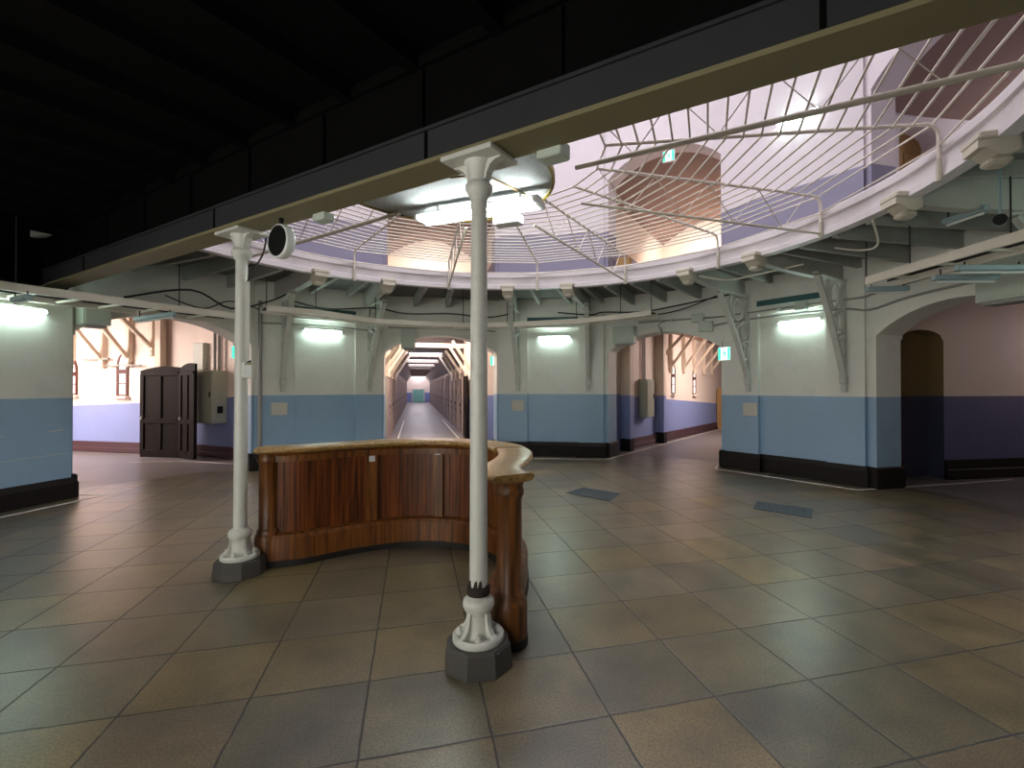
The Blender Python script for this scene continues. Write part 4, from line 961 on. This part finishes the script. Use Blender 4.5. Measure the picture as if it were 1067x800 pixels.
conduit([fr(-45,6.1,-.3,3.1),fr(-45,6.0,.2,2.95),fr(-45,6.1,.7,3.16),fr(-45,6.0,1.25,3.05)],.011,'thin black looped cable above the left passage arch','cable','cable','cable')
conduit([fr(-22.5,D-.5,-.75,3.3),fr(-22.5,D-.3,.0,3.22),fr(-22.5,D-.5,.9,3.3),fr(0,6.2,-.8,3.26),fr(0,6.1,.2,3.28),fr(0,6.2,1.0,3.24),fr(22.5,D-.4,-.8,3.32)],.015,'black cable strung along the brackets over the corridor arch','cable','cable','cable')
conduit([pol(62,4.4,3.44),pol(66,4.7,3.36),pol(70,4.9,3.40),pol(79,5.0,3.42)],.014,'beige flexible cable drooping below the gallery edge at the right','tray','cable','cable')
conduit([pol(99,4.35,3.46),pol(95,4.7,3.30),pol(90,4.9,3.36),pol(85.5,4.9,3.50)],.012,'beige thin cable drooping from the right beam block','tray','cable','cable')
# unlit tube battens on rods
def batten(a, b, label, top=3.69):
    a,b=Vector(a),Vector(b); d=(b-a).normalized(); n=Vector((-d.y,d.x,0)).normalized(); up=n.cross(d)*-1; up = up if up.z>0 else -up; c=(a+b)/2
    e = empty('strip_light', c, label, 'lamp','unlit strip lights')
    m = MB(); m.box(c,(b-a).length/2,.035,.03,0,d,n,up,bev=.008); m.build('body', M['galv'], e)
    m = MB(); m.tube([a+d*.04-up*.045,b-d*.04-up*.045],.014,8); m.build('tube', M['whitebody'], e)
    for p in (a.lerp(b,.12),a.lerp(b,.88)):
        m = MB(); m.tube([p+up*.02,Vector((p.x,p.y,max(top,p.z+.04)))],.008,6); m.build('hanging_rod', M['cable'], e)
batten((4.84,-1.15,2.85),(5.55,-1.34,2.85),'unlit pale blue strip light hung under the right tray, the upper one',2.915)
batten((4.93,-.85,2.82),(5.6,-1.05,2.82),'unlit pale blue strip light hung under the right tray, the lower one',2.915)
batten((4.95,-.02,2.86),(5.42,-.2,2.86),'unlit short strip light at the left end of the right tray',2.915)
batten((4.95,-.95,3.40),(4.9,-1.4,3.40),'unlit greenish strip light high behind the right tray')
batten((-4.58,3.35,2.6),(-3.98,3.13,2.68),'unlit pale strip light hung under the left tray before the left passage',2.735)
batten((-5.3,2.25,2.66),(-4.95,1.95,2.66),'unlit pale strip light hung above the left edge lamp',2.735)
# surveillance camera
e = empty('surveillance_camera',(4.39,-1.81,3.0),'grey surveillance camera under the gallery at the right edge','camera')
cm=Vector((4.44,-1.79,3.1)); d=(Vector((-.62,-4.93,2.0))-cm).normalized(); 
m = MB(); m.tube([cm-d*.14,cm+d*.06],.05,14); m.build('housing', M['galv'], e)
m = MB(); m.tube([cm+d*.05,cm+d*.085],[.045,.05],14); m.tube([cm+d*.086,cm+d*.088],.038,14); m.build('lens', M['black'], e)
m = MB(); m.tube([cm-d*.06,cm-d*.06+ZU*.12,cm-d*.1+ZU*.58],.014,6); m.build('arm', M['galv'], e)

# ------------------------------------------------------------------ floor plates and painted lines
def plate(quad, label):
    m = MB(); P=[Vector((x,y,.002)) for x,y in quad]; m.prism(P,(0,0,.006))
    a,b,c,d=P
    for i in range(1,12):
        p=a.lerp(b,i/12); q=d.lerp(c,i/12); m.tube([p+ZU*.008,q+ZU*.008],.004,4)
    m.build('floor_plate', M['grate'], label=label, cat='plate', group='steel floor plates')
plate([(1.62,2.12),(2.06,1.46),(2.40,1.86),(2.0,2.42)],'dark steel floor plate behind the counter, before the corridor wall')
plate([(3.74,.58),(4.12,.0),(4.48,.36),(4.06,.92)],'dark steel floor plate before the wall left of the dark arch')
def fline(pts_, label, w=.042):
    m = MB(); P=[Vector(p) for p in pts_]; rows=[]
    for i,p in enumerate(P):
        d=(P[min(i+1,len(P)-1)]-P[max(i-1,0)]).normalized(); n=Vector((-d.y,d.x,0)); rows.append([p+n*w/2+ZU*.004,p-n*w/2+ZU*.004,p-n*w/2+ZU*.0015,p+n*w/2+ZU*.0015])
    m.grid(rows,0,False,True); m.face(rows[0]); m.face(rows[-1][::-1]); m.build('floor_line', M['line'], label=label, cat='line', group='white painted floor lines')
def q_(ang,s,t): return fr(ang,s,t,0)
fline([q_(67.5,6.12,-1.25),q_(67.5,6.12,1.25)],'white floor line along the wall between the right passage and the dark arch')
fline([q_(67.5,6.12,1.25),q_(90,6.9,-1.18),q_(90,9.5,-1.2)],'white floor line turning into the dark arch')
fline([q_(67.5,6.12,-1.25),q_(45,6.6,1.15),q_(45,7.6,1.2)],'short white floor line turning into the right passage at its right side')
fline([q_(22.5,6.12,-1.25),q_(22.5,6.12,1.28)],'white floor line along the wall between the corridor and the right passage')
fline([q_(22.5,6.12,1.28),q_(45,6.7,-1.12),q_(45,8.6,-1.0),q_(45,16,-.45)],'white floor line running into the right passage along its left wall')
fline([q_(-67.5,6.12,-3.5),q_(-67.5,6.12,1.45)],'white floor line along the wall at the left edge')
fline([q_(-67.5,6.12,1.45),q_(-45,6.6,-1.2)],'short white floor line turning into the left passage')
fline([(-4.3,6.55,0),(-5.6,7.3,0),(-6.6,7.3,0)],'white floor line before the dark open door')
fline([(-3.0,5.15,0),(-4.3,6.55,0)],'white floor line at the right side of the left passage')
fline([(-1.0,6.6,0),(-1.12,9.5,0),(-1.12,20,0)],'white floor line along the left side of the corridor')
fline([(.75,9.6,0),(.75,20,0)],'white floor line along the right side of the corridor')
# paint scrapes on the blue dado at the left edge
m = MB()
for u0,u1,z,h in ((.35,1.2,.66,.006),(.95,1.13,1.0,.014),(.4,.44,.98,.008)):
    P=[fr(-67.5,D-.002,u0,z-.02),fr(-67.5,D-.002,u1,z),fr(-67.5,D-.002,u1,z+h),fr(-67.5,D-.002,u0,z-.02+h)]; m.prism(P,-ax_s(-67.5)*.002)
m.build('wall_scrapes', M['paper'], kind='structure')
# conduit lines on the upstairs walls
conduit([fr(45,6.46,-1.2,7.75),fr(45,6.46,.5,7.72),fr(45,6.43,1.33,7.70),fr(67.5,D-.04,-.9,7.65),fr(67.5,D-.04,.6,7.6)],.03,'pale conduit high on the upstairs wall above the arch','fascia')
m = MB(); m.box(fr(45,6.9,-1.0,4.25),.16,.1,.42,0,ax_t(45),ax_s(45),bev=.01); m.build('wall_cupboard', M['tan'], label='small tan cupboard upstairs inside the right passage arch', cat='cupboard')

# ------------------------------------------------------------------ light
def area(name, loc, size, power, col, target=None, sy=None, spread=None):
    l = bpy.data.lights.new(name,'AREA'); l.energy=power; l.color=col; l.size=size
    if sy: l.shape='RECTANGLE'; l.size_y=sy
    if spread: l.spread=rad(spread)
    o = bpy.data.objects.new(name,l); C.objects.link(o); o.location=loc
    if target is not None: o.rotation_euler=(Vector(target)-Vector(loc)).to_track_quat('-Z','Y').to_euler()
    return o
LAV=(.99,.945,1.); PINK=(1.,.80,.72); VIO=(1.,.82,.92)
area('skylight_hall',(0.6,1.2,9.4),6.0,420,LAV)
area('daylight_upper_corridor',(0,11.2,6.2),1.2,60,(1,.88,.78),(0,13,4.3))
area('daylight_upper_right',fr(45,10.2,0,6.2),1.2,60,(1,.9,.8),fr(45,12,0,4.2))
area('daylight_upper_left',fr(-45,10.2,0,6.2),1.2,40,(1,.9,.8),fr(-45,12,0,4.2))
area('daylight_upper_dark',(10.5,-.5,6.2),1.0,34,(1,.93,.95),(10.5,1.5,5))
area('daylight_corridor',(-.2,9.4,3.5),1.3,115,PINK,sy=3.6)
area('daylight_passage_right',fr(45,12,.9,3.2),1.6,430,PINK,fr(45,12,-.6,0),sy=7)
area('daylight_passage_left',fr(-45,12.3,-1.0,3.3),2.4,640,PINK,fr(-45,12,1.0,0),sy=6)
area('daylight_passage_dark',(12.6,0.2,2.6),1.2,14,(1,.80,.84),(11.2,1.3,1.2))

w = bpy.data.worlds.new('World'); sc.world=w; w.use_nodes=True
w.node_tree.nodes['Background'].inputs['Color'].default_value=(.02,.02,.025,1); w.node_tree.nodes['Background'].inputs['Strength'].default_value=.2

# ------------------------------------------------------------------ camera
cam = bpy.data.cameras.new('camera'); co = bpy.data.objects.new('camera',cam); C.objects.link(co); sc.camera=co
cam.sensor_fit='HORIZONTAL'; cam.sensor_width=36; cam.lens=503/1067*36; cam.shift_x=-27/1067; cam.clip_start=.05; cam.clip_end=200
co.location=(-.62,-4.93,1.6); co.rotation_euler=(rad(90.5),0,rad(-14.34))
vs=sc.view_settings; vs.view_transform='Standard'; vs.look='None'; vs.gamma=1; vs.use_curve_mapping=False; vs.exposure=0.6
sc.cycles.use_denoising=True; sc.cycles.max_bounces=8; sc.cycles.diffuse_bounces=5; sc.cycles.sample_clamp_indirect=6
